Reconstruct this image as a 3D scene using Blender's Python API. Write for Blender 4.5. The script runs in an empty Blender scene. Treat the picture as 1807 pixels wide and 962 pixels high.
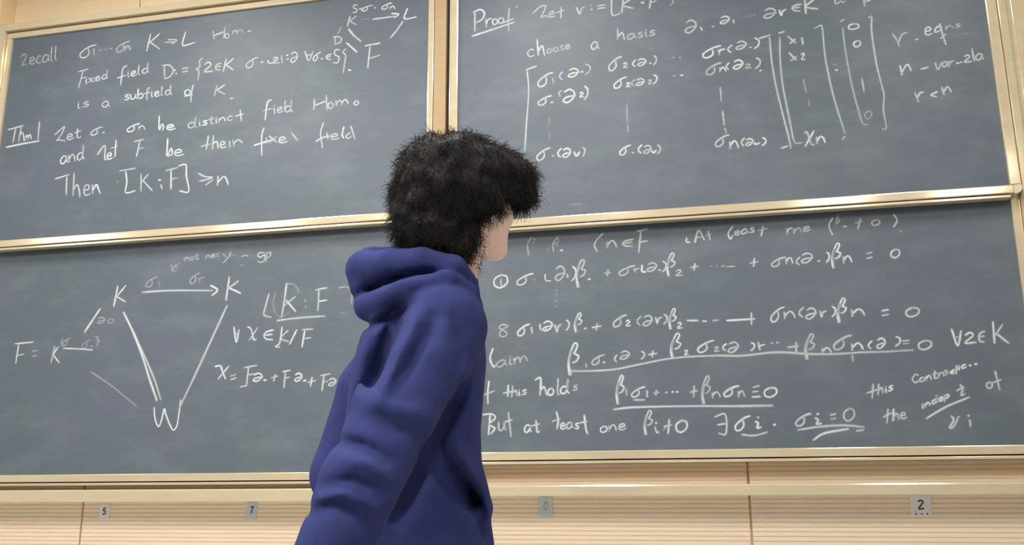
import bpy, math, random
import numpy as np
from mathutils import Matrix, Vector
random.seed(7)
rng = np.random.default_rng(7)
sc = bpy.context.scene
COL = sc.collection
W, H = 1807.0, 962.0

# ------------------------------------------------------------------ camera
YAW, PITCH, ROLL, FPX = -0.21920203, 0.23047147, -0.00565117, 1620.4983
CAM = np.array([0.0, -4.2, 1.2])
_f = np.array([math.sin(YAW)*math.cos(PITCH), math.cos(YAW)*math.cos(PITCH), math.sin(PITCH)])
_r = np.array([math.cos(YAW), -math.sin(YAW), 0.0])
_u = np.cross(_r, _f)
CR = math.cos(ROLL)*_r + math.sin(ROLL)*_u
CU = -math.sin(ROLL)*_r + math.cos(ROLL)*_u
CF = _f
cam_data = bpy.data.cameras.new('camera')
cam_data.sensor_width = 36.0
cam_data.lens = 36.0*FPX/W
cam_data.clip_start = 0.05
cam = bpy.data.objects.new('camera', cam_data)
COL.objects.link(cam)
cam.matrix_world = Matrix(((CR[0], CU[0], -CF[0], CAM[0]), (CR[1], CU[1], -CF[1], CAM[1]),
                           (CR[2], CU[2], -CF[2], CAM[2]), (0, 0, 0, 1)))
sc.camera = cam

# ------------------------------------------------------------------ world, light, exposure
world = bpy.data.worlds.new('world')
sc.world = world
world.use_nodes = True
world.node_tree.nodes['Background'].inputs[0].default_value = (0.9, 0.95, 1.0, 1)
world.node_tree.nodes['Background'].inputs[1].default_value = 0.25
sc.view_settings.view_transform = 'Standard'
sc.view_settings.look = 'None'
sc.view_settings.gamma = 1.0
sc.view_settings.use_curve_mapping = False
sc.view_settings.exposure = 0.56
CEIL = 4.3
LAMP_POWER = 46.0
# x, y, strength, place in words
LAMP_SPOTS = [(-3.0, -1.8, 0.85, 'nearest the boards, left'), (-0.9, -1.8, 0.75, 'nearest the boards, centre'), (1.3, -1.8, 0.24, 'nearest the boards, right'),
              (-3.0, -4.4, 1.9, 'middle row, left'), (-0.9, -4.4, 0.95, 'middle row, centre'), (1.3, -4.4, 0.35, 'middle row, right'),
              (-7.7, -5.9, 0.80, 'back row, far left'), (-5.2, -5.9, 0.80, 'back row, second from left'), (-3.0, -5.9, 0.6, 'back row, third from left'), (1.32, -5.9, 0.4, 'back row, second from right'), (2.65, -5.9, 0.3, 'back row, right end')]
def lamp_light(x, y, z, k):
    l = bpy.data.lights.new('lamp_light', 'AREA')
    l.shape = 'RECTANGLE'; l.size = 0.44; l.size_y = 1.15
    l.energy = LAMP_POWER*k; l.color = (1.0, 0.985, 0.96)
    o = bpy.data.objects.new('lamp_light', l)
    COL.objects.link(o); o.location = (x, y, z)
    return o

# ------------------------------------------------------------------ helpers
def ray(px, py):
    return CF*FPX + CR*(px - W/2) - CU*(py - H/2)
def on_plane(px, py, Y):
    d = ray(px, py); return CAM + d*((Y - CAM[1])/d[1])

def node_mat(name):
    m = bpy.data.materials.new(name); m.use_nodes = True
    nt = m.node_tree; b = nt.nodes['Principled BSDF']
    return m, nt, b
def N(nt, t, **kw):
    n = nt.nodes.new(t)
    for k, v in kw.items():
        if k in n.inputs: n.inputs[k].default_value = v
        else: setattr(n, k, v)
    return n
def coords(nt, scale=(1, 1, 1)):
    tc = N(nt, 'ShaderNodeTexCoord'); mp = N(nt, 'ShaderNodeMapping')
    mp.inputs['Scale'].default_value = scale
    nt.links.new(tc.outputs['Object'], mp.inputs['Vector'])
    return mp.outputs['Vector']
def noise(nt, vec, scale, detail=3, rough=0.5):
    n = N(nt, 'ShaderNodeTexNoise'); n.inputs['Scale'].default_value = scale
    n.inputs['Detail'].default_value = detail; n.inputs['Roughness'].default_value = rough
    nt.links.new(vec, n.inputs['Vector']); return n.outputs['Fac']
def ramp(nt, fac, stops):
    r = N(nt, 'ShaderNodeValToRGB'); e = r.color_ramp.elements
    while len(e) < len(stops): e.new(0.5)
    for k, (p, c) in enumerate(stops):
        e[k].position = p; e[k].color = (*c, 1)
    nt.links.new(fac, r.inputs['Fac']); return r.outputs['Color']
def bump(nt, b, h, strength, dist):
    n = N(nt, 'ShaderNodeBump'); n.inputs['Strength'].default_value = strength
    n.inputs['Distance'].default_value = dist
    nt.links.new(h, n.inputs['Height']); nt.links.new(n.outputs['Normal'], b.inputs['Normal'])

def mat_wood(name, c0, c1):
    m, nt, b = node_mat(name)
    v = coords(nt, (0.7, 1.0, 9.0))
    f = noise(nt, v, 6.0, 5, 0.6)
    nt.links.new(ramp(nt, f, [(0.3, c0), (0.7, c1)]), b.inputs['Base Color'])
    b.inputs['Roughness'].default_value = 0.5
    b.inputs['Specular IOR Level'].default_value = 0.3
    return m
def mat_metal(name, c0, c1, rough, metallic):
    m, nt, b = node_mat(name)
    v = coords(nt, (1.2, 6, 6))
    f = noise(nt, v, 4.0, 4)
    nt.links.new(ramp(nt, f, [(0.3, c0), (0.7, c1)]), b.inputs['Base Color'])
    b.inputs['Metallic'].default_value = metallic
    b.inputs['Roughness'].default_value = rough
    return m
def mat_board():
    m, nt, b = node_mat('slate_green_grey')
    v = coords(nt)
    f1 = noise(nt, v, 1.3, 4, 0.55)
    base = ramp(nt, f1, [(0.3, (0.092, 0.118, 0.132)), (0.5, (0.098, 0.119, 0.142)), (0.72, (0.106, 0.121, 0.153))])
    f2 = noise(nt, coords(nt, (1.0, 1.0, 2.2)), 3.2, 6, 0.65)      # smeared chalk dust
    dust = ramp(nt, f2, [(0.46, (0, 0, 0)), (0.82, (0.32, 0.32, 0.32))])
    mx = N(nt, 'ShaderNodeMixRGB'); mx.blend_type = 'MIX'
    nt.links.new(dust, mx.inputs['Fac']); nt.links.new(base, mx.inputs['Color1'])
    mx.inputs['Color2'].default_value = (0.22, 0.255, 0.265, 1)
    nt.links.new(mx.outputs[0], b.inputs['Base Color'])
    b.inputs['Roughness'].default_value = 0.48
    b.inputs['Specular IOR Level'].default_value = 0.35
    return m
def mat_chalk():
    m, nt, b = node_mat('chalk')
    b.inputs['Base Color'].default_value = (0.58, 0.62, 0.62, 1)
    b.inputs['Roughness'].default_value = 1.0
    b.inputs['Specular IOR Level'].default_value = 0.0
    at = N(nt, 'ShaderNodeAttribute'); at.attribute_name = 'dust'
    f = noise(nt, coords(nt), 160.0, 3, 0.7)
    mr = N(nt, 'ShaderNodeMapRange')
    for k, q in (('From Min', .25), ('From Max', .75), ('To Min', -.25), ('To Max', .25)): mr.inputs[k].default_value = q
    nt.links.new(f, mr.inputs['Value'])
    a = N(nt, 'ShaderNodeMath', operation='ADD')
    nt.links.new(at.outputs['Fac'], a.inputs[0]); nt.links.new(mr.outputs[0], a.inputs[1])
    mu = N(nt, 'ShaderNodeMath', operation='MULTIPLY'); mu.use_clamp = True
    nt.links.new(a.outputs[0], mu.inputs[0]); nt.links.new(at.outputs['Fac'], mu.inputs[1])
    nt.links.new(mu.outputs[0], b.inputs['Alpha'])
    return m
def mat_plain(name, c0, c1, rough=0.6, scale=20, spec=0.3):
    m, nt, b = node_mat(name)
    f = noise(nt, coords(nt), scale, 4)
    nt.links.new(ramp(nt, f, [(0.3, c0), (0.7, c1)]), b.inputs['Base Color'])
    b.inputs['Roughness'].default_value = rough
    b.inputs['Specular IOR Level'].default_value = spec
    return m

M_WOOD = mat_wood('maple_panel', (0.88, 0.67, 0.42), (0.92, 0.71, 0.46))
M_WOOD2 = mat_wood('ribbed_maple_panel', (0.86, 0.70, 0.52), (0.90, 0.75, 0.57))
M_METAL = mat_metal('champagne_aluminium', (0.68, 0.57, 0.385), (0.73, 0.62, 0.43), 0.11, 0.35)
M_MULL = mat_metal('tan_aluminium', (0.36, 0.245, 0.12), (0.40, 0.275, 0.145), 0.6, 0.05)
M_BOARD = mat_board()
M_CHALK = mat_chalk()
M_DARK = mat_plain('dark_gap', (0.02, 0.017, 0.012), (0.03, 0.025, 0.02), 0.8)
M_CAP = mat_plain('pale_corner_plastic', (0.60, 0.53, 0.40), (0.66, 0.58, 0.45), 0.35)
M_CARD = mat_plain('paper_card', (0.74, 0.74, 0.71), (0.80, 0.80, 0.77), 0.7, 60)
M_CARDB = mat_plain('blue_grey_card', (0.50, 0.59, 0.63), (0.58, 0.66, 0.69), 0.5, 60)
M_INK = mat_plain('ink', (0.05, 0.06, 0.09), (0.08, 0.09, 0.12), 0.7)
M_INKF = mat_plain('faded_ink', (0.34, 0.40, 0.43), (0.38, 0.43, 0.46), 0.7)
M_WALL = mat_plain('grey_acoustic_wall', (0.26, 0.255, 0.25), (0.30, 0.295, 0.29), 0.9, 8)
M_CEIL = mat_plain('white_ceiling_paint', (0.66, 0.655, 0.64), (0.70, 0.695, 0.68), 0.9, 8)
M_FLOOR = mat_plain('grey_vinyl', (0.34, 0.33, 0.31), (0.42, 0.41, 0.39), 0.5, 14)
M_PODIUM = mat_plain('grey_podium_vinyl', (0.52, 0.51, 0.50), (0.57, 0.56, 0.55), 0.5, 9)
M_HOUSING = mat_plain('white_lamp_housing', (0.75, 0.75, 0.74), (0.8, 0.8, 0.79), 0.5)
m, nt, b = node_mat('lamp_diffuser')
b.inputs['Emission Color'].default_value = (1.0, 0.97, 0.92, 1); b.inputs['Emission Strength'].default_value = 5.0
M_LAMP = m

def link_mesh(name, verts, faces, mat, parent=None, smooth=False):
    me = bpy.data.meshes.new(name)
    me.from_pydata([tuple(map(float, v)) for v in verts], [], faces)
    me.update()
    if smooth: me.polygons.foreach_set('use_smooth', [True]*len(me.polygons))
    me.materials.append(mat)
    o = bpy.data.objects.new(name, me); COL.objects.link(o)
    if parent is not None:
        o.parent = parent
        o.matrix_parent_inverse = Matrix.Translation(-Vector(parent.location))
    return o
def empty(name, loc):
    o = bpy.data.objects.new(name, None); COL.objects.link(o); o.location = loc
    o.empty_display_size = 0.1
    return o
def tag(o, label=None, cat=None, group=None, kind=None):
    if label: o['label'] = label
    if cat: o['category'] = cat
    if group: o['group'] = group
    if kind: o['kind'] = kind
    return o
class MB:
    def __init__(s): s.v = []; s.f = []
    def box(s, x0, x1, y0, y1, z0, z1, c=0.0):
        """box with chamfered edges (c)"""
        if c <= 0:
            n = len(s.v)
            s.v += [(x, y, z) for z in (z0, z1) for y in (y0, y1) for x in (x0, x1)]
            s.f += [tuple(n+i for i in q) for q in ((0, 2, 3, 1), (4, 5, 7, 6), (0, 1, 5, 4), (2, 6, 7, 3), (0, 4, 6, 2), (1, 3, 7, 5))]
            return s
        import bmesh
        bm = bmesh.new()
        bmesh.ops.create_cube(bm, size=1.0)
        for v in bm.verts:
            v.co = Vector(((x0+x1)/2+v.co.x*(x1-x0), (y0+y1)/2+v.co.y*(y1-y0), (z0+z1)/2+v.co.z*(z1-z0)))
        bmesh.ops.bevel(bm, geom=bm.edges[:], offset=c, segments=2, profile=0.7, affect='EDGES')
        n = len(s.v); bm.verts.index_update()
        s.v += [tuple(v.co) for v in bm.verts]
        s.f += [tuple(n+v.index for v in f.verts) for f in bm.faces]
        bm.free(); return s
    def prof_x(s, prof, x0, x1):
        """extrude a closed (y,z) profile along x"""
        n = len(s.v); k = len(prof)
        s.v += [(x0, y, z) for y, z in prof] + [(x1, y, z) for y, z in prof]
        s.f += [(n+i, n+(i+1) % k, n+k+(i+1) % k, n+k+i) for i in range(k)]
        s.f += [tuple(n+i for i in range(k))[::-1], tuple(n+k+i for i in range(k))]
        return s
    def prof_z(s, prof, z0, z1):
        """extrude a closed (x,y) profile along z"""
        n = len(s.v); k = len(prof)
        s.v += [(x, y, z0) for x, y in prof] + [(x, y, z1) for x, y in prof]
        s.f += [(n+i, n+(i+1) % k, n+k+(i+1) % k, n+k+i) for i in range(k)]
        s.f += [tuple(n+i for i in range(k))[::-1], tuple(n+k+i for i in range(k))]
        return s
    def build(s, name, mat, parent=None):
        return link_mesh(name, s.v, s.f, mat, parent)

# ------------------------------------------------------------------ the room
XL, XR, YB = -9.2, 4.2, -10.0
XC = float(on_plane(27, 20, 0.0)[0])          # edge of the pilaster left of the boards
mb = MB(); mb.box(XL-0.2, XR+0.2, YB-0.2, 0.3, -0.2, 0.0)
tag(mb.build('floor', M_FLOOR), kind='structure')
mb = MB(); mb.box(XL-0.2, XR+0.2, YB-0.2, 0.3, CEIL, CEIL+0.2)
tag(mb.build('ceiling', M_CEIL), kind='structure')
# front wall: maple panels, fine horizontal grooves, dark joints between panels
mb = MB()
mb.box(XL-0.2, XR+0.2, 0.02, 0.3, 0.0, CEIL)
def panel(x0, x1, z0, z1, pitch):
    prof = [(0.02, z0)]
    z = z0
    while z < z1-1e-6:
        t = min(z+pitch, z1)
        prof += [(0.0, z+0.0), (0.0, t-0.0042), (0.0035, t-0.0036), (0.0035, t-0.0006)]
        z = t
    prof += [(0.02, z1)]
    mb.prof_x(prof, x0, x1)
SEAM_L = float(on_plane(144, 920, 0.0)[0]); SEAM_R = float(on_plane(1324, 905, 0.0)[0])
SEAM_T = float(on_plane(247, 5, 0.0)[0])
edges = [XL, XC-2.5, XC-0.3, SEAM_L, SEAM_L+(SEAM_R-SEAM_L)/2, SEAM_R, XR]
for a, c in zip(edges[:-1], edges[1:]):
    panel(a+0.0055, c-0.0055, 0.0, 1.9, 0.0195)
up = [XL, XC-2.5, XC-0.3, SEAM_T, SEAM_T+1.2, SEAM_T+2.4, SEAM_T+3.6, SEAM_T+4.8, XR]
for a, c in zip(up[:-1], up[1:]):
    mb.box(a+0.003, c-0.003, 0.0, 0.02, 1.906, CEIL)
wf = tag(mb.build('wall_front', M_WOOD), kind='structure')
wf.data.materials.append(M_WOOD2)
for p in wf.data.polygons:
    if p.center.z < 1.9: p.material_index = 1
mb = MB(); mb.box(XL-0.2, XL, YB, 0.0, 0.0, CEIL)
tag(mb.build('wall_left', M_WALL), kind='structure')
mb = MB(); mb.box(XR, XR+0.2, YB, 0.0, 0.0, CEIL)
tag(mb.build('wall_right', M_WALL), kind='structure')
mb = MB(); mb.box(XL-0.2, XR+0.2, YB-0.2, YB, 0.0, CEIL)
tag(mb.build('wall_back', M_WALL), kind='structure')
PODZ = 0.2
mb = MB(); mb.box(XC-0.55, XC, -0.11, -0.001, PODZ+0.001, CEIL-0.001, 0.006)
tag(mb.build('trim_2', M_WOOD), kind='structure')
mb = MB(); mb.box(XL+0.002, XR-0.002, -2.75, -0.002, 0.0, PODZ, 0.01)
tag(mb.build('trim_1', M_PODIUM), kind='structure')

# ------------------------------------------------------------------ ceiling lamps
for x, y, kk, where in LAMP_SPOTS:
    t = empty('ceiling_light', (x, y, CEIL-0.06))
    tag(t, f'long white ceiling light, {where}', 'light', 'ceiling lights')
    mb = MB(); mb.box(x-0.26, x+0.26, y-0.62, y+0.62, CEIL-0.06, CEIL, 0.006)
    mb.build('housing', M_HOUSING, t)
    mb = MB(); mb.box(x-0.22, x+0.22, y-0.58, y+0.58, CEIL-0.068, CEIL-0.058, 0.003)
    mb.build('diffuser', M_LAMP, t)
    lo = lamp_light(x, y, CEIL-0.075, kk)
    lo.parent = t; lo.matrix_parent_inverse = Matrix.Translation(-Vector(t.location))

# ------------------------------------------------------------------ the sliding chalkboards
YU, YLO, YT = -0.14, -0.092, -0.17            # writing planes: upper, lower; tray front
# fixed frame: jambs, mullion and head rail standing off the wall
ZHEAD0, ZHEAD1, ZPOST = 3.746, 3.788, 1.2135
def post(label, x0, x1, mat, grooves, gap_shade=None):
    t = empty('guide_post', ((x0+x1)/2, 0.0, ZPOST))
    tag(t, label, 'post')
    n = 2*grooves+1
    prof = [(x0, 0.0)]
    st = (x1-x0)/n
    for i in range(n):
        y = -0.172 if i % 2 == 0 else -0.160
        prof += [(x0+i*st + (0.002 if i else 0), y), (x0+(i+1)*st, y)]
    prof += [(x1, 0.0)]
    mb = MB(); mb.prof_z(prof, ZPOST, ZHEAD1); mb.build('post_body', mat, t)
    for tr in (gap_shade or ()):
        mb = MB(); mb.box(tr[0], tr[1], -0.150, 0.0, ZPOST, ZHEAD0, 0); mb.build('gap_shade', M_DARK, t)  # near-black strip painted as the shade in the gap beside the post
post('tan metal guide post at the far left edge of the chalkboards', -3.905, -3.842, M_METAL, 0)
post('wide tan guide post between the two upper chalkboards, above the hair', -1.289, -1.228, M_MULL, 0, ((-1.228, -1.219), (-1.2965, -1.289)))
post('grooved tan guide post at the right edge of the chalkboards', 1.292, 1.375, M_METAL, 1)
for lab, x0, x1 in (('tan head rail over the upper left chalkboard', -3.842, -1.289), ('tan head rail over the upper right chalkboard', -1.228, 1.292)):
    t = empty('head_rail', ((x0+x1)/2, 0.0, ZHEAD0)); tag(t, lab, 'rail')
    mb = MB(); mb.box(x0+.0005, x1-.0005, -0.172, 0.0, ZHEAD0+.0005, ZHEAD1, 0.003); mb.build('channel', M_METAL, t)

def chalkboard(label, xi0, xi1, zi0, zi1, xo0, xo1, yplane, group):
    """xi/zi: inner writing area; xo: outer frame edges"""
    t = empty('chalkboard', ((xi0+xi1)/2, yplane, zi0-0.05))
    tag(t, label, 'chalkboard', group)
    mb = MB(); mb.box(xi0-0.012, xi1+0.012, yplane, yplane+0.029, zi0-0.012, zi1+0.012)
    mb.build('writing_surface', M_BOARD, t)
    yf = yplane-0.014; yb = yplane+0.030
    top = zi1+0.032; bot = zi0-0.036
    for (a, c) in ((xo0, xi0), (xi1, xo1)):
        mb = MB(); mb.box(a, c, yf, yb, zi0+0.001, zi1-0.001, 0.004); mb.build('side_rail', M_METAL, t)
    mb = MB(); mb.box(xo0, xo1, yf, yb, zi1, top, 0.004); mb.build('top_rail', M_METAL, t)
    mb = MB(); mb.box(xo0+0.03, xo1-0.03, yf, yb, bot, zi0, 0.004); mb.build('bottom_rail', M_METAL, t)
    # recessed lip under the bottom rail, separated by a dark groove
    mb = MB(); mb.box(xo0+0.03, xo1-0.045, yf+0.012, yb, bot-0.006, bot+0.002); mb.build('groove', M_DARK, t)
    mb = MB(); mb.box(xo0+0.03, xo1-0.045, yf+0.001, yb, bot-0.018, bot-0.006, 0.003); mb.build('lip', M_METAL, t)
    # rounded corner caps
    for sgn, xx in ((1, xo0), (-1, xo1)):
        pts = []
        cx, cz, rr = xx+sgn*0.022, zi0-0.036+0.022, 0.024
        prof = [(xx+sgn*0.030, zi0-0.0005), (xx, zi0-0.0005)]
        for a in np.linspace(0, math.pi/2, 7):
            prof.append((cx-sgn*rr*math.cos(a), cz-rr*math.sin(a)))
        prof.append((xx+sgn*0.030, cz-rr))
        n = len(prof)
        v = [(x, yf-0.001, z) for x, z in prof]+[(x, yb, z) for x, z in prof]
        f = [(i, (i+1) % n, n+(i+1) % n, n+i) for i in range(n)]+[tuple(range(n))[::-1], tuple(range(n, 2*n))]
        link_mesh('corner_cap', v, f, M_CAP, t)
    return t
UL = chalkboard('upper left chalkboard with the chalk heading Recall and Then [K:F] at its foot', -3.806, -1.328, 2.508, 3.706, -3.840, -1.298, YU, None)
UR = chalkboard('upper right chalkboard headed Proof with a large chalked matrix', -1.172, 1.247, 2.430, 3.628, -1.216, 1.290, YU, None)
LL = chalkboard('lower left chalkboard with a big chalked triangle K K W', -3.806, -1.328, 1.2776, 2.470, -3.840, -1.298, YLO, None)
LR = chalkboard('lower right chalkboard filled with numbered sigma beta equations', -1.172, 1.256, 1.3572, 2.545, -1.216, 1.290, YLO, None)

# ------------------------------------------------------------------ chalk trays and number tags
def tray(label, x0, x1, z0, z1):
    t = empty('chalk_tray', ((x0+x1)/2, 0.0, z0))
    tag(t, label, 'chalk tray')
    prof = [(0.0, z0), (YT+0.004, z0), (YT, z0+0.004), (YT, z1-0.006), (YT+0.003, z1-0.001), (YT+0.012, z1), (YT+0.015, z1-0.003),
            (YT+0.017, z1-0.022), (-0.03, z1-0.022), (-0.02, z1-0.004), (0.0, z1-0.004)]
    mb = MB(); mb.prof_x(prof, x0, x1); mb.build('trough', M_METAL, t)
    return t
tray('metal chalk tray under the lower left chalkboard', XC+0.004, -1.30, 1.144, 1.203)
tray('metal chalk tray under the lower right chalkboard', -1.222, 1.60, 1.164, 1.211)

# ------------------------------------------------------------------ handwriting
GL = {}
def g(key, adv, *strokes): GL[key] = (adv, strokes)
g('a', 1.15, [(.9,.85),(.5,1),(.1,.6),(.15,.1),(.5,0),(.85,.5),(.9,.9),(.9,.3),(1.1,.05)])
g('b', 1.05, [(.1,1.9),(.1,0),(.15,.6),(.5,.95),(.85,.6),(.7,.1),(.3,0),(.1,.15)])
g('c', .95, [(.8,.85),(.45,1),(.1,.5),(.35,.02),(.85,.15)])
g('d', 1.15, [(.8,.9),(.4,.95),(.1,.5),(.35,.02),(.8,.4),(.95,1.9)], [(.95,1.9),(.85,.5),(1.05,0)])
g('e', 1.0, [(.1,.45),(.75,.6),(.6,.98),(.2,.8),(.15,.2),(.5,0),(.95,.2)])
g('f', .9, [(.85,1.75),(.55,1.8),(.42,1.2),(.35,-.5)], [(0,.8),(.8,.98)])
g('g', 1.0, [(.8,.9),(.3,.95),(.1,.5),(.4,.15),(.8,.6),(.8,-.4),(.4,-.7),(.1,-.5)])
g('h', 1.1, [(.15,1.9),(.1,0)], [(.12,.4),(.5,1),(.8,.7),(.9,0)])
g('i', .5, [(.2,1),(.18,.15),(.35,0)], [(.22,1.38),(.2,1.3)])
g('l', .6, [(.25,1.9),(.15,.3),(.4,0)])
g('m', 1.5, [(.05,.95),(.1,0)], [(.1,.4),(.4,.95),(.6,.6),(.64,0)], [(.64,.4),(.95,.95),(1.2,.6),(1.3,0)])
g('n', 1.1, [(.05,1),(.1,0)], [(.1,.4),(.5,1),(.8,.7),(.9,0)])
g('o', 1.0, [(.5,1),(.1,.6),(.25,.05),(.7,.1),(.85,.65),(.5,1)])
g('p', 1.05, [(.12,1),(.05,-.7)], [(.1,.75),(.5,1),(.85,.6),(.5,.1),(.1,.2)])
g('q', 1.05, [(.8,.9),(.3,.95),(.1,.5),(.4,.15),(.8,.6)], [(.8,1.1),(1.05,-.9)])
g('r', .9, [(.05,1),(.15,0)], [(.14,.35),(.35,.9),(.8,1)])
g('s', .9, [(.75,.9),(.35,.98),(.25,.65),(.7,.35),(.55,.02),(.05,.1)])
g('t', .9, [(.42,1.7),(.35,.25),(.55,0),(.8,.1)], [(0,1.0),(.85,1.15)])
g('u', 1.1, [(.1,1),(.12,.2),(.45,0),(.8,.4),(.85,1),(.88,.3),(1.05,0)])
g('v', .95, [(.05,1),(.4,0),(.9,1)])
g('x', 1.0, [(0,.95),(.3,.9),(.6,.1),(.95,.05)], [(.9,1),(.05,0)])
g('y', 1.0, [(.1,1),(.4,.25)], [(.9,1),(.4,.1),(.1,-.7)])
g('A', 1.3, [(0,0),(.55,1.7),(1.0,0)], [(.25,.6),(.85,.65)])
g('F', 1.2, [(0,1.6),(1,1.75)], [(.35,1.65),(.25,0)], [(.3,.8),(.9,.9)])
g('H', 1.4, [(.1,1.4),(0,.0)], [(0,.55),(1.0,1.0)], [(1.05,1.6),(.95,0)])
g('K', 1.3, [(.3,1.6),(0,0)], [(1,1.6),(.18,.75)], [(.2,.9),(1,.15)])
g('L', 1.2, [(.25,1.6),(0,.15),(.4,.1),(1,.3)])
g('D', 1.3, [(.2,1.4),(.25,0)], [(0,1.4),(.7,1.35),(1,.8),(.7,.2),(.2,0)])
g('S', 1.0, [(.9,1.5),(.3,1.55),(.2,1.0),(.75,.7),(.6,.05),(0,.1)])
g('R', 1.2, [(0,1.2),(.5,1.6),(.8,1.2),(.1,0),(.4,.15),(.9,.1)])
g('T', 1.3, [(0,1.45),(1,1.6)], [(.6,1.55),(.4,0)])
# boxed glyphs (drawn in a unit box)
g('σ', 1, [(1,.98),(.75,.92),(.4,.72),(.05,.35),(.1,.03),(.38,.05),(.58,.35),(.5,.8)])
g('2', 1, [(.2,.78),(.5,.98),(.72,.8),(.6,.45),(.1,.05),(.1,.2),(.35,.25),(.6,.02),(1,.3)])
g('α', 1, [(.12,.82),(.5,1),(.85,.75),(.75,.3),(.35,0),(.05,.15),(.3,.42),(.95,.5)])
g('two', 1, [(.05,.75),(.45,1),(.75,.7),(.05,.05),(1,.05)])
g('(', 1, [(1,1),(.15,.65),(.1,.3),(.8,0)])
g(')', 1, [(.2,1),(1,.75),(.9,.3),(.1,0)])
g('0', 1, [(.55,1),(.1,.7),(.1,.2),(.5,0),(.95,.35),(.9,.85),(.5,.98)])
g('1', 1, [(.5,1),(.5,0)])
g('+', 1, [(0,.45),(1,.55)], [(.55,1),(.45,0)])
g('β', 1, [(.15,0),(.05,.35),(.25,.7),(.6,.98),(.85,.92),(.65,.72),(.55,.66),(.95,.58),(.75,.42),(.4,.38)], [(.3,.75),(.1,.4),(.3,.0)])
g('∈', 1, [(1,1),(.3,.85),(.02,.5),(.25,.1),(.9,0)], [(.05,.5),(.85,.55)])
g('{', 1, [(1,1),(.6,.9),(.6,.6),(.1,.5),(.5,.4),(.35,0)])
g('}', 1, [(.3,1),(.8,.9),(.55,.65),(1,.55),(.7,.4),(.5,0)])
g('=', 1, [(0,.85),(1,1)], [(.05,0),(1,.15)])
g('∀', 1, [(0,1),(.45,0),(1,.95)], [(.25,.55),(.75,.6)])
g('X', 1, [(0,.9),(.25,.95),(.7,.1),(1,.1)], [(.95,1),(.05,0)])
g('nn', 1, [(.05,.95),(.1,0)], [(.1,.4),(.5,1),(.8,.75),(1,.05)])
g('rr', 1, [(.05,1),(.25,0)], [(.2,.4),(.45,.9),(1,.95)])
g('8', 1, [(.9,.9),(.4,1),(.1,.75),(.8,.3),(.6,0),(.15,.1),(.3,.5),(.95,.85)])

class Script:
    def __init__(s, board, Y): s.board = board; s.Y = Y; s.groups = []; s.cur = None
    def line(s): s.cur = []; s.groups.append(s.cur)
    def st(s, pts, w=5.0, a=1.0): s.cur.append((pts, w, a)); return s
    def dot(s, x, y, r=2.5, a=1.0): return s.st([(x-r, y+.4), (x, y-.3), (x+r, y+.2)], 5.0, a)
    def bx(s, key, x0, y0, x1, y1, w=4.6, a=1.0, sl=-0.06):
        adv, strokes = GL[key]
        allp = [p for q in strokes for p in q]
        mx = min(p[0] for p in allp); Mx = max(p[0] for p in allp); my = min(p[1] for p in allp); My = max(p[1] for p in allp)
        for q in strokes:
            pts = []
            for (x, y) in q:
                X = x0+(x-mx)/max(Mx-mx, .01)*(x1-x0) if Mx-mx > .01 else (x0+x1)/2
                Yp = y1-(y-my)/max(My-my, .01)*(y1-y0)
                pts.append((X, Yp+sl*(X-(x0+x1)/2)))
            s.st(pts, w, a)
        return s
    def tx(s, text, x0, y0, x1, y1, h, w=4.2, a=1.0):
        tot = sum(GL[c][0] if c in GL else .6 for c in text)
        x = 0
        for c in text:
            if c not in GL: x += .6; continue
            adv, strokes = GL[c]
            for q in strokes:
                pts = []
                for (gx, gy) in q:
                    k = (x+gx)/tot
                    pts.append((x0+(x1-x0)*k, y0+(y1-y0)*k-gy*h))
                s.st(pts, w, a)
            x += adv
        return s
    def build(s):
        for grp in [w_ for q in s.groups for w_ in words(q)]:
            V = []; F = []; D = []
            for pts, w, a in grp:
                P = catmull(pts)
                Q = np.array([on_plane(px, py, s.Y) for px, py in P])
                n = len(Q)
                if n < 2: continue
                T = np.gradient(Q, axis=0); T[:, 1] = 0
                T /= np.maximum(np.linalg.norm(T, axis=1, keepdims=True), 1e-9)
                Nn = np.stack([-T[:, 2], np.zeros(n), T[:, 0]], 1)
                ww = w/395.0*0.45*(1+0.16*np.interp(np.arange(n), np.linspace(0, n, 6), rng.uniform(-1, 1, 6)))
                # press harder at the start of a stroke
                aa = a*np.interp(np.linspace(0, 1, n), [0, .08, .3, .85, 1], [.88, 1.05, 1.0, .97, .85])*(1+0.12*rng.uniform(-1, 1))
                Q = np.vstack([Q[:1]-T[:1]*ww[0]*.7, Q, Q[-1:]+T[-1:]*ww[-1]*.7])
                Nn = np.vstack([Nn[:1], Nn, Nn[-1:]]); ww = np.r_[ww[0]*.35, ww, ww[-1]*.35]; aa = np.r_[aa[0]*.55, aa, aa[-1]*.55]
                n += 2
                b0 = len(V)
                for i in range(n):
                    for k, (off, lift, d) in enumerate(((-1.5, .0003, 0.0), (-.35, .0010, .9), (.35, .0010, .9), (1.5, .0003, 0.0))):
                        p = Q[i]+Nn[i]*ww[i]*off; p = np.array([p[0], s.Y-lift-0.0002, p[2]])
                        V.append(p); D.append(max(0.0, d*aa[i]))
                for i in range(n-1):
                    for k in range(3):
                        F.append((b0+4*i+k, b0+4*i+k+1, b0+4*i+k+5, b0+4*i+k+4))
            o = link_mesh('chalk_writing', V, F, M_CHALK, s.board)
            at = o.data.attributes.new('dust', 'FLOAT', 'POINT')
            at.data.foreach_set('value', np.array(D, dtype=np.float32))
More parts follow.
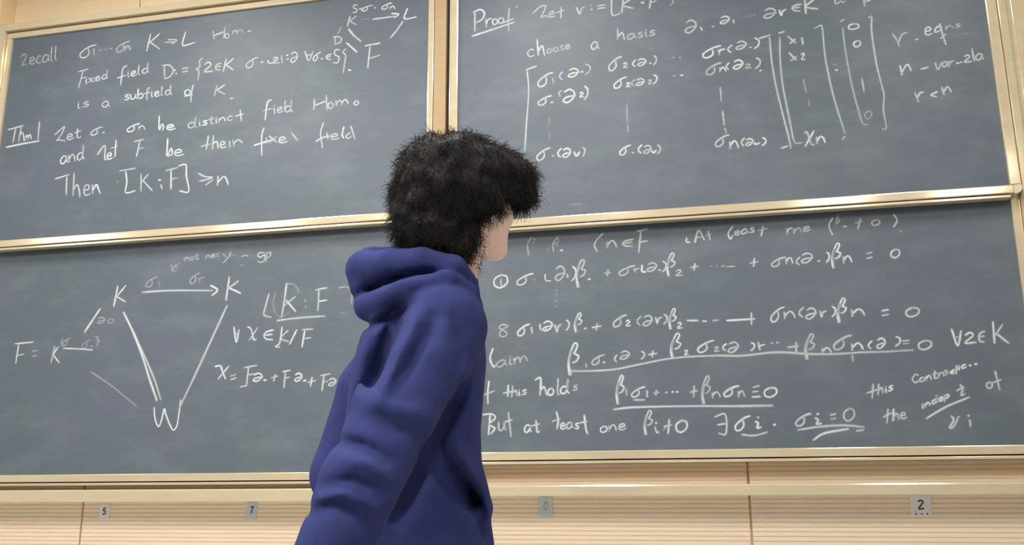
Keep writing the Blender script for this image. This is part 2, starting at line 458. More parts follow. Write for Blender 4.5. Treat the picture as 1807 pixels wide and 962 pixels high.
def words(strokes, gap=15.0):
    """split one line of writing into its separate words and signs"""
    bb = [(min(p[0] for p in q[0]), min(p[1] for p in q[0]), max(p[0] for p in q[0]), max(p[1] for p in q[0])) for q in strokes]
    gid = list(range(len(bb)))
    for i in range(len(bb)):
        for j in range(i):
            dx = max(bb[i][0]-bb[j][2], bb[j][0]-bb[i][2], 0); dy = max(bb[i][1]-bb[j][3], bb[j][1]-bb[i][3], 0)
            if dx < gap and dy < gap and gid[i] != gid[j]:
                a, b2 = gid[i], gid[j]; gid = [b2 if k == a else k for k in gid]
    return [[strokes[k] for k in range(len(bb)) if gid[k] == u] for u in dict.fromkeys(gid)]
def catmull(pts, step=3.0):
    P = np.array(pts, float)
    if len(P) == 2:
        n = max(2, int(np.linalg.norm(P[1]-P[0])/6)+1)
        return P[0]+(P[1]-P[0])*np.linspace(0, 1, n)[:, None]
    E = np.vstack([2*P[0]-P[1], P, 2*P[-1]-P[-2]])
    out = []
    for i in range(1, len(E)-2):
        p0, p1, p2, p3 = E[i-1], E[i], E[i+1], E[i+2]
        n = max(2, int(np.linalg.norm(p2-p1)/step)+1)
        t = np.linspace(0, 1, n, endpoint=False)[:, None]
        out.append(.5*((2*p1)+(-p0+p2)*t+(2*p0-5*p1+4*p2-p3)*t*t+(-p0+3*p1-3*p2+p3)*t**3))
    out.append(P[-1:])
    return np.vstack(out)

# --- upper left board
S = Script(UL, YU)
S.line(); S.tx('Recall', 37, 117, 103, 106, 13, a=.8)
S.bx('σ', 142, 80, 170, 101).bx('1', 165, 86, 167, 97)
S.dot(178, 89, 2, .6).dot(187, 87, 2, .6).dot(196, 86, 2, .6).bx('σ', 206, 74, 229, 91, a=.9).bx('nn', 221, 81, 230, 89, 4)
S.bx('K', 259, 60, 282, 90).st([(291, 75), (310, 74)], 4).st([(296, 70), (312, 71), (303, 78)], 4)
S.bx('L', 322, 56, 344, 79, sl=-.1).st([(376, 55), (378, 69)]).st([(377, 63), (397, 56)]).st([(397, 49), (395, 68)]).bx('o', 397, 59, 405, 67, 4)
S.tx('m', 409, 62, 432, 59, 8, a=.9).dot(440, 55)
S.line(); S.st([(138, 127), (156, 122)], 4).st([(147, 124), (139, 155)]).st([(143, 139), (152, 136)], 3.6).tx('ixed', 150, 148, 192, 138, 8)
S.st([(224, 116), (217, 122), (213, 150)]).st([(207, 138), (222, 133)], 4).tx('ield', 224, 137, 264, 128, 9)
S.bx('D', 286, 115, 306, 139).dot(309, 124, 1.5).dot(311, 130, 1.5).bx('=', 322, 120, 332, 127)
S.bx('{', 346, 103, 358, 141).bx('two', 361, 110, 376, 126).bx('∈', 380, 112, 391, 124).bx('K', 394, 104, 412, 126).dot(422, 117, 2, .5)
S.bx('σ', 435, 102, 456, 119).dot(463, 110).st([(473, 106), (474, 111), (482, 111), (486, 104)]).bx('two', 482, 101, 494, 111, 4).st([(497, 98), (498, 111)], 4)
S.dot(507, 98, 1.5).dot(508, 105, 1.5).bx('α', 513, 92, 526, 110).bx('∀', 538, 90, 553, 107).bx('σ', 553, 93, 566, 107, 4.2).dot(568, 104, 1.5).bx('∈', 576, 96, 585, 105)
S.bx('S', 588, 88, 600, 111).st([(611, 86), (605, 92), (610, 98), (608, 112), (606, 129)]).dot(617, 124)
S.line(); S.tx('is', 135, 192, 160, 187, 9).bx('a', 181, 179, 194, 189).tx('subfield', 219, 177, 304, 167, 9)
S.bx('o', 326, 158, 336, 168).st([(341, 150), (338, 165), (337, 180)]).st([(325, 171), (341, 167)], 4).bx('K', 378, 150, 397, 169).dot(409, 174)
S.line(); S.bx('S', 622, 9, 631, 22, 4.2).dot(636, 16, 1.5).bx('σ', 639, 10, 657, 19, 4).dot(662, 14, 1.5).bx('σ', 674, 6, 692, 16, 4).bx('nn', 688, 11, 697, 17, 3.6)
S.bx('K', 613, 29, 629, 46).st([(637, 35), (653, 33)], 3.6, .6).st([(658, 34), (698, 29)]).st([(691, 24), (704, 25), (695, 32)], 4.4)
S.st([(719, 15), (714, 33), (735, 30)]).st([(615, 51), (625, 63), (637, 73)], 5.6).st([(602, 48), (596, 60)], 4, .75).bx('D', 588, 65, 603, 78, 4.2)
S.st([(612, 76), (622, 85), (630, 92)], 5.6).st([(711, 38), (700, 54), (689, 67)], 5.4).st([(644, 81), (671, 76)], 5).st([(653, 82), (649, 121)], 5).st([(651, 104), (671, 97)], 4.6)
S.line(); S.st([(15, 229), (41, 222)]).st([(28, 226), (23, 252)]).st([(38, 222), (33, 251)]).st([(34, 240), (40, 234), (43, 249)]).tx('m', 45, 248, 57, 245, 9).st([(70, 215), (67, 247)], 5.6).st([(11, 260), (40, 254), (70, 249)], 5.4)
S.st([(97, 238), (108, 228), (114, 224), (108, 238), (100, 249), (104, 247), (116, 249)]).tx('et', 117, 248, 144, 242, 10)
S.bx('σ', 161, 225, 181, 238).dot(183, 234, 1.5).st([(196, 229), (212, 226)], 3, .25).bx('σ', 225, 219, 247, 232).bx('nn', 245, 222, 256, 229, 4)
S.st([(281, 205), (281, 229), (286, 219), (289, 224), (287, 230)]).bx('e', 294, 220, 310, 229)
S.bx('d', 332, 207, 347, 226).tx('istinc', 350, 223, 412, 212, 8).st([(424, 194), (426, 214)]).st([(416, 205), (430, 201)], 4)
S.st([(479, 176), (472, 182), (468, 212)]).st([(464, 196), (482, 191)], 4).tx('iel', 482, 201, 508, 196, 10).bx('d', 503, 177, 516, 198)
S.st([(555, 175), (554, 194)]).st([(554, 187), (577, 178)]).st([(576, 168), (577, 194)]).bx('o', 579, 180, 588, 191, 4.2).tx('m', 592, 187, 618, 183, 9).bx('o', 625, 178, 633, 185, 4)
S.line(); S.tx('and', 106, 290, 150, 281, 13).st([(172, 273), (184, 257), (186, 262), (185, 282), (190, 279)]).bx('e', 189, 270, 199, 281).st([(205, 248), (203, 277)]).st([(196, 262), (208, 258)], 4)
S.st([(237, 250), (254, 246)], 4.4).st([(247, 249), (241, 276)]).st([(244, 263), (253, 261)], 4).st([(296, 245), (295, 275), (302, 262), (304, 272), (297, 276)]).bx('e', 308, 264, 324, 275)
S.st([(368, 240), (364, 264)]).st([(354, 259), (372, 254)], 4).st([(377, 239), (375, 264)]).st([(376, 254), (383, 250), (385, 262)]).bx('e', 388, 250, 400, 261).st([(405, 249), (406, 260)]).st([(411, 248), (413, 258)]).st([(412, 254), (420, 247), (428, 252)])
S.st([(466, 226), (462, 240), (462, 274)]).st([(448, 257), (464, 252), (480, 247)]).st([(470, 243), (470, 254)]).st([(475, 240), (488, 251)]).st([(488, 241), (475, 253)]).bx('e', 492, 242, 507, 252).st([(514, 234), (525, 248)])
S.st([(571, 216), (566, 235), (569, 261)]).st([(557, 250), (570, 243), (583, 240)]).st([(577, 234), (579, 246)]).bx('e', 584, 236, 599, 246).st([(607, 224), (604, 238), (607, 244)]).st([(618, 234), (611, 240), (614, 245), (621, 240)]).st([(619, 222), (624, 238), (627, 246)])
S.line(); S.st([(97, 316), (123, 308)], 5).st([(118, 311), (117, 344)], 5).st([(131, 306), (129, 346)]).st([(130, 335), (136, 326), (140, 336), (141, 348)]).bx('e', 148, 326, 160, 345).st([(163, 326), (164, 342)]).st([(164, 336), (170, 326), (174, 334), (177, 342)]).dot(207, 321, 2, .5)
S.st([(211, 302), (239, 297)], 5).st([(222, 303), (224, 322), (222, 340), (239, 337)], 5).st([(249, 307), (249, 338)], 5).st([(262, 307), (250, 322)], 5).st([(252, 318), (269, 337)], 5).dot(282, 318, 2).st([(284, 326), (286, 333)])
S.st([(293, 301), (314, 296)], 5).st([(302, 300), (302, 334)], 5).st([(302, 317), (313, 314)], 5).st([(315, 293), (328, 291), (329, 310), (333, 338), (317, 337)], 5)
S.st([(350, 306), (362, 312), (375, 313), (362, 318), (352, 320)]).st([(363, 327), (376, 317)]).st([(385, 311), (384, 327)]).st([(385, 322), (394, 312), (399, 315), (403, 326)])
S.build()

# --- upper right board
S = Script(UR, YU)
S.line(); S.st([(838, 20), (838, 56)], 5).st([(835, 22), (848, 17), (855, 24), (850, 35), (840, 40)], 5).bx('r', 857, 33, 868, 48).bx('o', 869, 33, 878, 43).bx('o', 879, 31, 889, 41).st([(899, 14), (897, 38), (898, 55)], 5).st([(889, 40), (907, 33)], 4.4)
S.st([(833, 64), (870, 52), (908, 39)], 5.2).dot(912, 12, 2, .7).st([(940, 24), (952, 13), (962, 10), (961, 18), (955, 31), (962, 28), (970, 31)], 5).bx('e', 969, 20, 980, 30).st([(990, 13), (990, 32)], 5).st([(981, 23), (996, 18)])
S.st([(1017, 13), (1023, 25), (1026, 16), (1032, 12)]).dot(1043, 10, 1.5, .7).dot(1044, 17, 1.5).bx('=', 1054, 9, 1069, 15).st([(1080, -16), (1080, 25), (1094, 24)], 5).st([(1101, -12), (1097, 23)], 5).st([(1116, -3), (1099, 9), (1118, 15)], 4.8)
S.dot(1134, 5).st([(1150, -10), (1146, 15)]).st([(1143, -9), (1160, -13)]).st([(1147, 5), (1158, 2)]).st([(1184, -10), (1188, 4), (1182, 10)], 4, .8)
S.line(); S.bx('c', 931, 87, 943, 100).st([(948, 70), (950, 98)]).st([(950, 90), (957, 81), (961, 98)]).tx('oose', 964, 95, 1008, 85, 8, a=.8).bx('a', 1044, 74, 1057, 87).st([(1057, 60), (1058, 64)], 3, .4)
S.st([(1090, 50), (1090, 70)]).st([(1090, 65), (1098, 58), (1102, 70)]).tx('asis', 1106, 70, 1158, 62, 9, a=.85)
S.bx('α', 1209, 36, 1230, 58, 5).st([(1236, 48), (1239, 54)]).dot(1258, 47, 1.6).bx('α', 1271, 29, 1288, 42).st([(1294, 35), (1295, 41)]).dot(1316, 30, 2, .4).dot(1323, 29, 2, .5).dot(1331, 27, 2, .5)
S.bx('α', 1348, 15, 1370, 32, 5).st([(1375, 18), (1379, 28), (1381, 20), (1387, 17)]).bx('∈', 1398, 8, 1414, 20, 5).st([(1420, 1), (1422, 24)], 5).st([(1437, -1), (1422, 12), (1443, 16)], 5)
S.st([(1480, -5), (1473, 2), (1476, 7), (1484, 2), (1487, 5), (1492, 2)], 4.4).st([(1522, -12), (1526, 12)], 5).st([(1522, -2), (1534, -6), (1536, 0), (1525, 3)], 4.4)
S.line(); S.st([(929, 123), (947, 117)], 5).st([(930, 123), (933, 160), (929, 220), (926, 270)], 4.6, .9)
S.bx('σ', 950, 129, 976, 152, 5).st([(975, 138), (977, 147)]).bx('(', 988, 127, 993, 141).bx('α', 1003, 121, 1022, 136).dot(1027, 127).bx(')', 1032, 113, 1041, 132)
S.bx('σ', 1075, 101, 1097, 124, 5).bx('two', 1100, 111, 1108, 119, 4).bx('(', 1117, 106, 1122, 118).bx('α', 1125, 104, 1141, 116).dot(1148, 112, 1.5).bx(')', 1153, 98, 1158, 115).dot(1175, 103, 3, .4).dot(1188, 102, 2, .6).dot(1200, 101, 1.5, .6)
S.bx('σ', 1241, 82, 1272, 101, 5).bx('rr', 1267, 87, 1279, 97).bx('(', 1285, 80, 1292, 93).bx('α', 1299, 73, 1318, 87).dot(1324, 84, 1.6).bx(')', 1331, 67, 1339, 86).st([(1340, 68), (1359, 62)], 4.8)
S.line(); S.bx('σ', 950, 170, 974, 185, 5).dot(974, 181).st([(992, 160), (986, 164), (989, 171)], 4).bx('α', 994, 158, 1016, 181, 5).bx('two', 1023, 163, 1031, 171, 4).bx(')', 1031, 152, 1037, 176)
S.bx('σ', 1084, 137, 1106, 155, 5).bx('two', 1105, 146, 1113, 153, 4).bx('(', 1115, 141, 1120, 152).bx('α', 1122, 139, 1138, 151).bx('two', 1144, 141, 1151, 148, 3.6).bx(')', 1153, 132, 1159, 148).dot(1190, 134, 2, .7).dot(1203, 133)
S.bx('σ', 1247, 112, 1273, 131, 5).bx('nn', 1270, 119, 1281, 127).bx('(', 1282, 111, 1287, 123).bx('α', 1294, 106, 1312, 122).bx('two', 1316, 113, 1326, 120, 4).bx(')', 1333, 102, 1341, 121).dot(1342, 125, 1.5)
S.line()
for q in ([(969, 208), (969, 223)], [(970, 233), (970, 247)]): S.st(q, 3.6, .6)
for q in ([(1106, 185), (1107, 216)], [(1108, 221), (1108, 232)], [(1271, 154), (1273, 179)], [(1275, 195), (1278, 221)], [(1279, 226), (1282, 235)]): S.st(q, 4, .85)
S.bx('σ', 948, 262, 971, 282).dot(976, 275, 1.8).bx('(', 985, 262, 991, 278).bx('α', 993, 262, 1008, 278).st([(1013, 268), (1017, 276), (1023, 268)]).bx(')', 1028, 260, 1032, 276)
S.bx('σ', 1094, 257, 1113, 273).dot(1117, 270, 1.8).bx('(', 1127, 256, 1133, 271).bx('α', 1136, 257, 1150, 271).st([(1150, 266), (1153, 270), (1158, 266)]).bx(')', 1160, 256, 1165, 272)
S.bx('σ', 1263, 239, 1287, 258).bx('nn', 1288, 249, 1303, 262, 5).bx('(', 1309, 244, 1314, 258).bx('α', 1316, 245, 1330, 257).st([(1331, 252), (1334, 255), (1341, 252)]).bx(')', 1345, 243, 1351, 257).st([(1291, 270), (1291, 278)], 4, .3)
S.line(); S.st([(1358, 66), (1362, 110), (1370, 155), (1382, 205), (1390, 235), (1396, 262)], 4.8, .9).st([(1378, 262), (1390, 258)], 5)
S.st([(1374, 59), (1384, 56)], 5).st([(1376, 66), (1377, 110), (1382, 155), (1395, 220), (1400, 246), (1405, 253), (1416, 252)], 4.6, .8)
S.st([(1390, 64), (1404, 76)]).st([(1403, 69), (1394, 77)]).st([(1415, 67), (1417, 78)]).st([(1392, 93), (1405, 106)]).st([(1405, 100), (1396, 107)]).bx('two', 1414, 94, 1421, 105, 4)
S.st([(1417, 139), (1423, 164)], 4, .75).st([(1427, 178), (1428, 187)], 4, .75).bx('X', 1420, 232, 1437, 258, 5).bx('nn', 1441, 241, 1456, 253, 5)
S.st([(1437, 51), (1446, 46), (1451, 50), (1456, 100), (1467, 155), (1478, 195), (1491, 235)], 4.8, .95).st([(1486, 246), (1491, 241)], 4).dot(1473, 114, 2.5, .6).dot(1476, 124, 2)
S.st([(1483, 38), (1490, 35)]).st([(1487, 49), (1492, 90), (1503, 150), (1515, 195), (1522, 217), (1531, 221)], 4.8, .85).bx('0', 1498, 42, 1515, 52).bx('0', 1507, 72, 1518, 83, 5).st([(1521, 139), (1525, 163)], 4.8, .8).bx('0', 1527, 196, 1538, 210, 3.8, .7)
S.st([(1532, 32), (1538, 30), (1538, 55), (1546, 110), (1557, 155), (1560, 170), (1559, 195), (1564, 226), (1556, 228)], 4.6, .85)
S.line(); S.st([(1575, 60), (1582, 70), (1587, 82)], 5).st([(1586, 74), (1592, 61), (1601, 58)], 4.6).dot(1618, 70, 2).bx('e', 1632, 48, 1645, 62).st([(1660, 46), (1652, 49), (1650, 57), (1659, 54)]).st([(1658, 42), (1663, 60), (1669, 79)], 5).st([(1660, 68), (1669, 60)], 4).tx('ns', 1668, 53, 1697, 47, 6, 4, .9).dot(1704, 60, 2, .5)
S.st([(1588, 116), (1592, 133)], 5).st([(1591, 128), (1601, 114), (1608, 125)], 5).st([(1625, 122), (1638, 119)], 4.6).st([(1650, 111), (1655, 123), (1661, 110)]).bx('a', 1663, 109, 1674, 118).bx('r', 1674, 108, 1684, 118).dot(1690, 112).dot(1696, 110).bx('two', 1702, 97, 1714, 109).st([(1715, 86), (1719, 108)], 5).bx('a', 1722, 95, 1736, 106, 4.6)
S.st([(1614, 163), (1621, 180)]).st([(1619, 172), (1624, 164), (1630, 163)]).st([(1654, 162), (1643, 168), (1653, 171)]).st([(1662, 154), (1666, 168)]).st([(1665, 163), (1672, 153), (1679, 163)])
S.line(); S.st([(1006, 362), (1017, 361), (1028, 360)], 5, .45)
S.build()

# --- lower left board
S = Script(LL, YLO)
S.line(); S.tx('not', 325, 461, 352, 457, 6, 3.8, .8).tx('nec', 363, 457, 389, 452, 6, 3.8, .75).st([(394, 448), (399, 454)], 4, .85).st([(408, 445), (401, 457), (394, 464)], 4, .85).st([(406, 453), (413, 450)], 3.6, .6).st([(426, 453), (432, 451), (439, 452)], 4, .75).st([(422, 469), (431, 468)], 3.6, .6)
S.bx('g', 455, 446, 467, 463, 4.2, .85).st([(471, 446), (470, 463)], 4.2, .85).st([(470, 447), (478, 446), (476, 453), (470, 456)], 4.2, .85)
S.bx('v', 302, 467, 309, 479, 4, .6).bx('σ', 306, 466, 318, 478, 4, .6).bx('σ', 258, 490, 278, 506, 4, .75).st([(281, 497), (281, 507)], 4, .75).bx('σ', 336, 483, 353, 500, 4.4, .75).bx('rr', 350, 490, 361, 499, 4, .7)
S.line(); S.st([(208, 505), (201, 541)], 5.2).st([(222, 504), (205, 525)], 5.2).st([(205, 523), (222, 533)], 5.2).st([(251, 516), (300, 513), (376, 513)], 5.4).st([(372, 504), (384, 512), (374, 522)], 5.2)
S.st([(405, 489), (399, 530)], 6).st([(421, 496), (402, 510)], 5.4).st([(402, 507), (425, 518)], 5.4)
S.st([(177, 545), (165, 563), (149, 587)], 6).bx('α', 172, 560, 186, 571, 3.8, .7).bx('o', 190, 563, 201, 570, 3.8, .7)
S.st([(218, 551), (232, 580), (250, 625), (265, 672), (277, 707)], 6).st([(232, 577), (252, 622), (272, 668), (284, 706)], 5.6).st([(401, 539), (380, 585), (350, 650), (335, 682), (317, 720)], 6.4)
S.st([(272, 719), (274, 740), (280, 753), (285, 742), (290, 722), (293, 732), (300, 750), (306, 759), (312, 752), (316, 730), (319, 706)], 4.6)
S.st([(160, 656), (198, 682), (241, 717)], 4.4, .6)
S.line(); S.st([(27, 607), (59, 604)], 4.6).st([(33, 609), (28, 641)], 5.2).st([(31, 628), (43, 625)], 4.4).st([(57, 620), (66, 619)], 4.6, .75).st([(58, 629), (65, 628)], 4.6, .75)
S.st([(97, 611), (90, 641)], 5).st([(103, 612), (93, 628)], 4.6).st([(94, 626), (105, 641)], 4.6).bx('{', 107, 597, 112, 611, 3.6, .7).bx('σ', 111, 598, 124, 610, 3.8, .7).st([(112, 615), (140, 616), (164, 618)], 4.4, .9).bx('σ', 145, 601, 160, 615, 3.8, .75).dot(162, 611, 2, .6).bx('}', 169, 594, 176, 611, 3.6, .7)
S.line(); S.st([(475, 518), (469, 540), (466, 556), (479, 560)], 5).st([(506, 500), (502, 530), (497, 560)], 5.6).st([(521, 524), (501, 540)], 4.6).st([(505, 530), (522, 550)], 5.4).st([(487, 515), (482, 535), (487, 553), (497, 559), (510, 552)], 4, .6).st([(505, 501), (518, 502), (526, 511), (526, 518)], 4, .6)
S.st([(538, 530), (540, 532)], 4.6, .8).st([(539, 541), (541, 542)], 4.6, .8).st([(557, 512), (577, 508)], 5).st([(563, 512), (561, 549)], 5.2).st([(562, 532), (577, 530)], 4.6).st([(489, 566), (530, 561), (574, 558)], 5.6)
S.st([(598, 508), (614, 507), (621, 520), (620, 535)], 4.4, .7).st([(602, 552), (612, 552)], 4, .5)
S.line(); S.st([(413, 577), (417, 604), (422, 582)]).st([(415, 591), (422, 588)], 4).st([(437, 577), (443, 581), (448, 600), (452, 598)], 4.6).st([(455, 578), (440, 601)], 4.6).bx('∈', 466, 583, 483, 600, 5)
S.st([(498, 577), (496, 592), (493, 607), (486, 612), (494, 613)], 4.8).st([(509, 583), (496, 597), (509, 603)], 4.6).st([(524, 582), (511, 608)], 5).st([(533, 582), (553, 581)], 4.6).st([(538, 583), (533, 613)], 5).st([(536, 598), (549, 596)], 4.6)
S.line(); S.st([(380, 647), (389, 646), (393, 656), (398, 669)], 5).st([(404, 646), (385, 669)], 4.6).st([(407, 664), (417, 661)]).st([(408, 670), (417, 667)]).st([(431, 649), (454, 645)], 5).st([(439, 648), (435, 682)], 5).st([(436, 662), (449, 660)], 4.4).st([(424, 683), (434, 681)], 4)
S.bx('α', 447, 659, 464, 673).dot(468, 671).st([(479, 667), (491, 664)]).st([(486, 661), (483, 673)]).st([(499, 656), (512, 654)], 4.6).st([(504, 656), (501, 685)], 5).st([(502, 668), (511, 666)], 4.4).bx('α', 520, 659, 534, 673).dot(538, 672).st([(543, 675), (557, 672)]).st([(551, 666), (548, 682)])
S.st([(566, 663), (583, 660)], 4.6).st([(572, 663), (568, 690)], 5).st([(569, 675), (579, 673)], 4.4).bx('α', 580, 668, 594, 681)
S.build()

# --- lower right board
S = Script(LR, YLO)
S.line(); S.st([(938, 418), (931, 432), (933, 450)], 4.4, .8).st([(938, 420), (944, 423), (940, 431)], 3.8, .6).dot(967, 440, 1.5, .5).st([(985, 418), (976, 430), (977, 444)], 4.4, .85).st([(983, 420), (986, 426), (979, 430), (985, 434)], 4, .8).dot(991, 442)
S.st([(1064, 412), (1053, 424), (1049, 434), (1054, 444)], 4.6).st([(1061, 420), (1065, 426)], 3.6, .6).bx('nn', 1071, 425, 1088, 437, 4.6).bx('∈', 1099, 423, 1118, 435, 4.6).st([(1125, 408), (1144, 404)]).st([(1131, 409), (1127, 446)], 4.8).st([(1128, 428), (1143, 425)])
S.st([(1212, 420), (1211, 427), (1218, 428)], 4.4).st([(1226, 428), (1233, 407), (1243, 424)]).st([(1228, 420), (1241, 418)], 4).st([(1250, 408), (1253, 424)]).st([(1245, 416), (1255, 413)], 3.6)
S.st([(1293, 400), (1285, 412), (1289, 422), (1293, 416)]).tx('eas', 1295, 416, 1333, 409, 8).st([(1347, 400), (1343, 417)]).st([(1337, 407), (1356, 403)], 4).bx('r', 1388, 403, 1398, 414).tx('ne', 1400, 413, 1431, 407, 9)
S.st([(1470, 384), (1463, 398), (1469, 415)], 4.6).st([(1479, 377), (1475, 396)], 4, .85).st([(1478, 386), (1482, 390), (1475, 396)], 4, .8).dot(1491, 400).st([(1518, 386), (1514, 404)], 4.6).st([(1509, 394), (1522, 391)], 4).bx('0', 1539, 388, 1552, 398, 4.2).st([(1577, 379), (1583, 389), (1577, 401)], 4.6).dot(1590, 408, 2, .6)
S.line(); S.bx('0', 873, 485, 895, 508).st([(884, 492), (884, 506)], 4).bx('σ', 913, 484, 941, 502).dot(943, 494, 1.5, .6).st([(962, 484), (963, 495), (972, 496)], 4.2).bx('α', 980, 470, 998, 495, 4.4, .9).st([(1001, 484), (1002, 490)]).bx(')', 1009, 470, 1016, 496)
S.bx('β', 1017, 459, 1033, 507).dot(1040, 493, 2).bx('+', 1067, 477, 1078, 487).bx('σ', 1093, 470, 1121, 485, 4.8).bx('rr', 1119, 474, 1128, 481, 4).st([(1133, 468), (1133, 479), (1140, 480)]).bx('α', 1142, 464, 1160, 479).dot(1164, 477, 1.8).bx(')', 1169, 461, 1175, 480).bx('β', 1177, 447, 1191, 487).bx('two', 1193, 476, 1205, 486, 4.2)
S.bx('+', 1219, 465, 1232, 477).dot(1255, 470, 2, .5).dot(1265, 470, 2, .6).dot(1276, 470, 3, .7).st([(1283, 471), (1297, 470)], 4.4, .8).bx('+', 1323, 456, 1338, 471).bx('σ', 1362, 455, 1386, 470, 4.8).bx('nn', 1387, 455, 1399, 466).bx('(', 1406, 454, 1412, 468).bx('α', 1414, 447, 1435, 464).dot(1445, 461, 2).bx(')', 1458, 445, 1463, 463)
S.bx('β', 1468, 430, 1483, 473, 5).bx('nn', 1488, 452, 1503, 464, 5).bx('=', 1529, 446, 1539, 456).bx('0', 1573, 440, 1587, 455, 4.8)
for y in (512, 521, 531, 541): S.dot(982, y, 1.4, .55)
S.line(); S.bx('8', 881, 573, 897, 594, 4.4, .85).bx('σ', 914, 573, 935, 592).st([(938, 578), (939, 588)]).st([(953, 572), (954, 581), (961, 583), (965, 578)]).bx('α', 958, 567, 976, 584).st([(979, 573), (983, 586), (985, 577), (990, 573)]).bx(')', 999, 565, 1004, 583).bx('β', 1014, 553, 1027, 586).dot(1033, 580, 2).bx('+', 1045, 571, 1061, 583)
S.bx('σ', 1083, 557, 1106, 576, 4.8).bx('two', 1105, 565, 1113, 575, 4.2).bx('(', 1125, 559, 1131, 574).bx('α', 1135, 557, 1152, 575).st([(1157, 560), (1160, 571), (1162, 563), (1168, 560)]).bx(')', 1171, 555, 1177, 572).bx('β', 1181, 545, 1193, 581).bx('two', 1196, 569, 1204, 579, 4).st([(1212, 566), (1232, 566)]).st([(1240, 567), (1247, 567)]).st([(1258, 566), (1268, 565)])
S.st([(1282, 566), (1332, 563)], 5).st([(1326, 552), (1326, 573)]).bx('σ', 1361, 543, 1384, 567, 4.8).bx('nn', 1384, 550, 1403, 562).bx('(', 1411, 543, 1418, 560).bx('α', 1422, 544, 1441, 563).st([(1447, 549), (1450, 560), (1452, 552), (1458, 549)]).bx(')', 1468, 541, 1474, 559).bx('β', 1478, 527, 1493, 569, 5).bx('nn', 1503, 546, 1526, 558, 5).bx('=', 1556, 547, 1568, 557).bx('0', 1600, 543, 1621, 559, 4.8)
S.line(); S.st([(870, 615), (865, 633), (871, 648), (874, 645)], 4.8).tx('aim', 875, 649, 934, 637, 11, a=.85)
S.bx('β', 1003, 606, 1021, 662, 4.8).st([(1034, 642), (1035, 648)]).bx('σ', 1045, 627, 1067, 643, 4.8).dot(1066, 640, 1.6).bx('(', 1085, 627, 1089, 639).bx('α', 1094, 620, 1112, 634).bx(')', 1131, 620, 1137, 634).bx('+', 1144, 619, 1159, 631).bx('β', 1184, 589, 1201, 633, 4.8).bx('two', 1208, 618, 1215, 626, 4)
S.bx('σ', 1232, 602, 1260, 621, 5).bx('two', 1261, 612, 1270, 620, 4).bx('(', 1276, 607, 1282, 619).bx('α', 1285, 604, 1304, 622, 5).bx(')', 1325, 605, 1331, 619).st([(1338, 604), (1341, 618)]).st([(1338, 611), (1350, 608)], 4).dot(1362, 606, 2, .8).dot(1372, 605, 2, .8).st([(1390, 613), (1409, 611)]).st([(1405, 604), (1405, 623)])
S.bx('β', 1421, 590, 1437, 634, 5).bx('nn', 1451, 614, 1467, 624).bx('σ', 1472, 593, 1503, 616, 5).bx('nn', 1503, 606, 1523, 618, 5).bx('(', 1533, 602, 1539, 616).bx('α', 1547, 597, 1563, 615, 5).bx(')', 1580, 594, 1588, 611).bx('=', 1593, 601, 1604, 607, 4).bx('0', 1622, 601, 1643, 617, 5)
S.st([(1008, 655), (1040, 655), (1085, 652), (1130, 643), (1190, 632), (1260, 628), (1310, 628), (1370, 622), (1430, 625), (1475, 625), (1520, 622), (1560, 621), (1611, 618)], 5.4).st([(1504, 628), (1505, 637)])
S.st([(1679, 581), (1690, 610), (1696, 584)], 5).st([(1684, 597), (1692, 594)], 4).bx('two', 1703, 587, 1722, 605, 4.8).bx('∈', 1727, 585, 1738, 604, 4.6).st([(1752, 568), (1755, 606)], 5).st([(1769, 573), (1756, 592)], 4.6).st([(1757, 588), (1780, 606)], 5)
S.line(); S.st([(863, 673), (861, 692), (861, 713)], 5).st([(852, 698), (873, 690)]).st([(897, 680), (896, 700)]).st([(888, 694), (912, 690)], 4).st([(905, 681), (903, 701)]).st([(904, 694), (910, 689), (913, 699)]).tx('is', 914, 699, 931, 695, 8)
S.st([(944, 671), (954, 668), (953, 698)], 4.8).st([(953, 690), (960, 683), (965, 698)]).bx('o', 967, 685, 977, 697).st([(985, 668), (984, 694), (988, 696)]).bx('d', 989, 670, 1004, 695).tx('s', 1010, 690, 1021, 687, 8, a=.8)
S.bx('β', 1088, 663, 1101, 713, 5).st([(1105, 687), (1106, 698)]).bx('σ', 1115, 684, 1138, 700, 4.8).st([(1118, 706), (1138, 706)], 4.4).st([(1142, 690), (1142, 701)]).bx('+', 1153, 689, 1163, 698).dot(1176, 693, 1.6).dot(1187, 692, 1.6).dot(1195, 692, 1.6)
S.bx('+', 1218, 681, 1231, 701).bx('β', 1239, 664, 1253, 713, 5).bx('nn', 1257, 692, 1271, 702).bx('σ', 1278, 682, 1304, 699, 5).bx('nn', 1303, 690, 1314, 701).st([(1329, 684), (1340, 681)]).st([(1328, 692), (1338, 691)], 4).st([(1327, 701), (1342, 700)]).bx('0', 1350, 684, 1370, 701, 5)
S.st([(1083, 723), (1120, 719), (1220, 717), (1300, 717), (1364, 716)], 5.4)
S.line(); S.st([(865, 733), (862, 767)], 4.8).st([(852, 732), (868, 731), (874, 738), (863, 749), (873, 756), (866, 766)], 4.8).bx('u', 880, 744, 893, 760).st([(897, 727), (902, 771)], 4.8).st([(890, 745), (904, 741)], 4).bx('a', 926, 750, 938, 763).st([(946, 742), (948, 763), (952, 761)]).st([(938, 752), (952, 748)], 4)
S.st([(982, 727), (985, 742), (983, 757)], 4.8).st([(974, 744), (989, 739)], 4).tx('ea', 988, 758, 1012, 756, 11).tx('s', 1014, 757, 1023, 757, 10).st([(1031, 733), (1034, 757), (1037, 766)], 4.8).st([(1022, 747), (1036, 744)], 4).tx('one', 1058, 764, 1106, 758, 11)
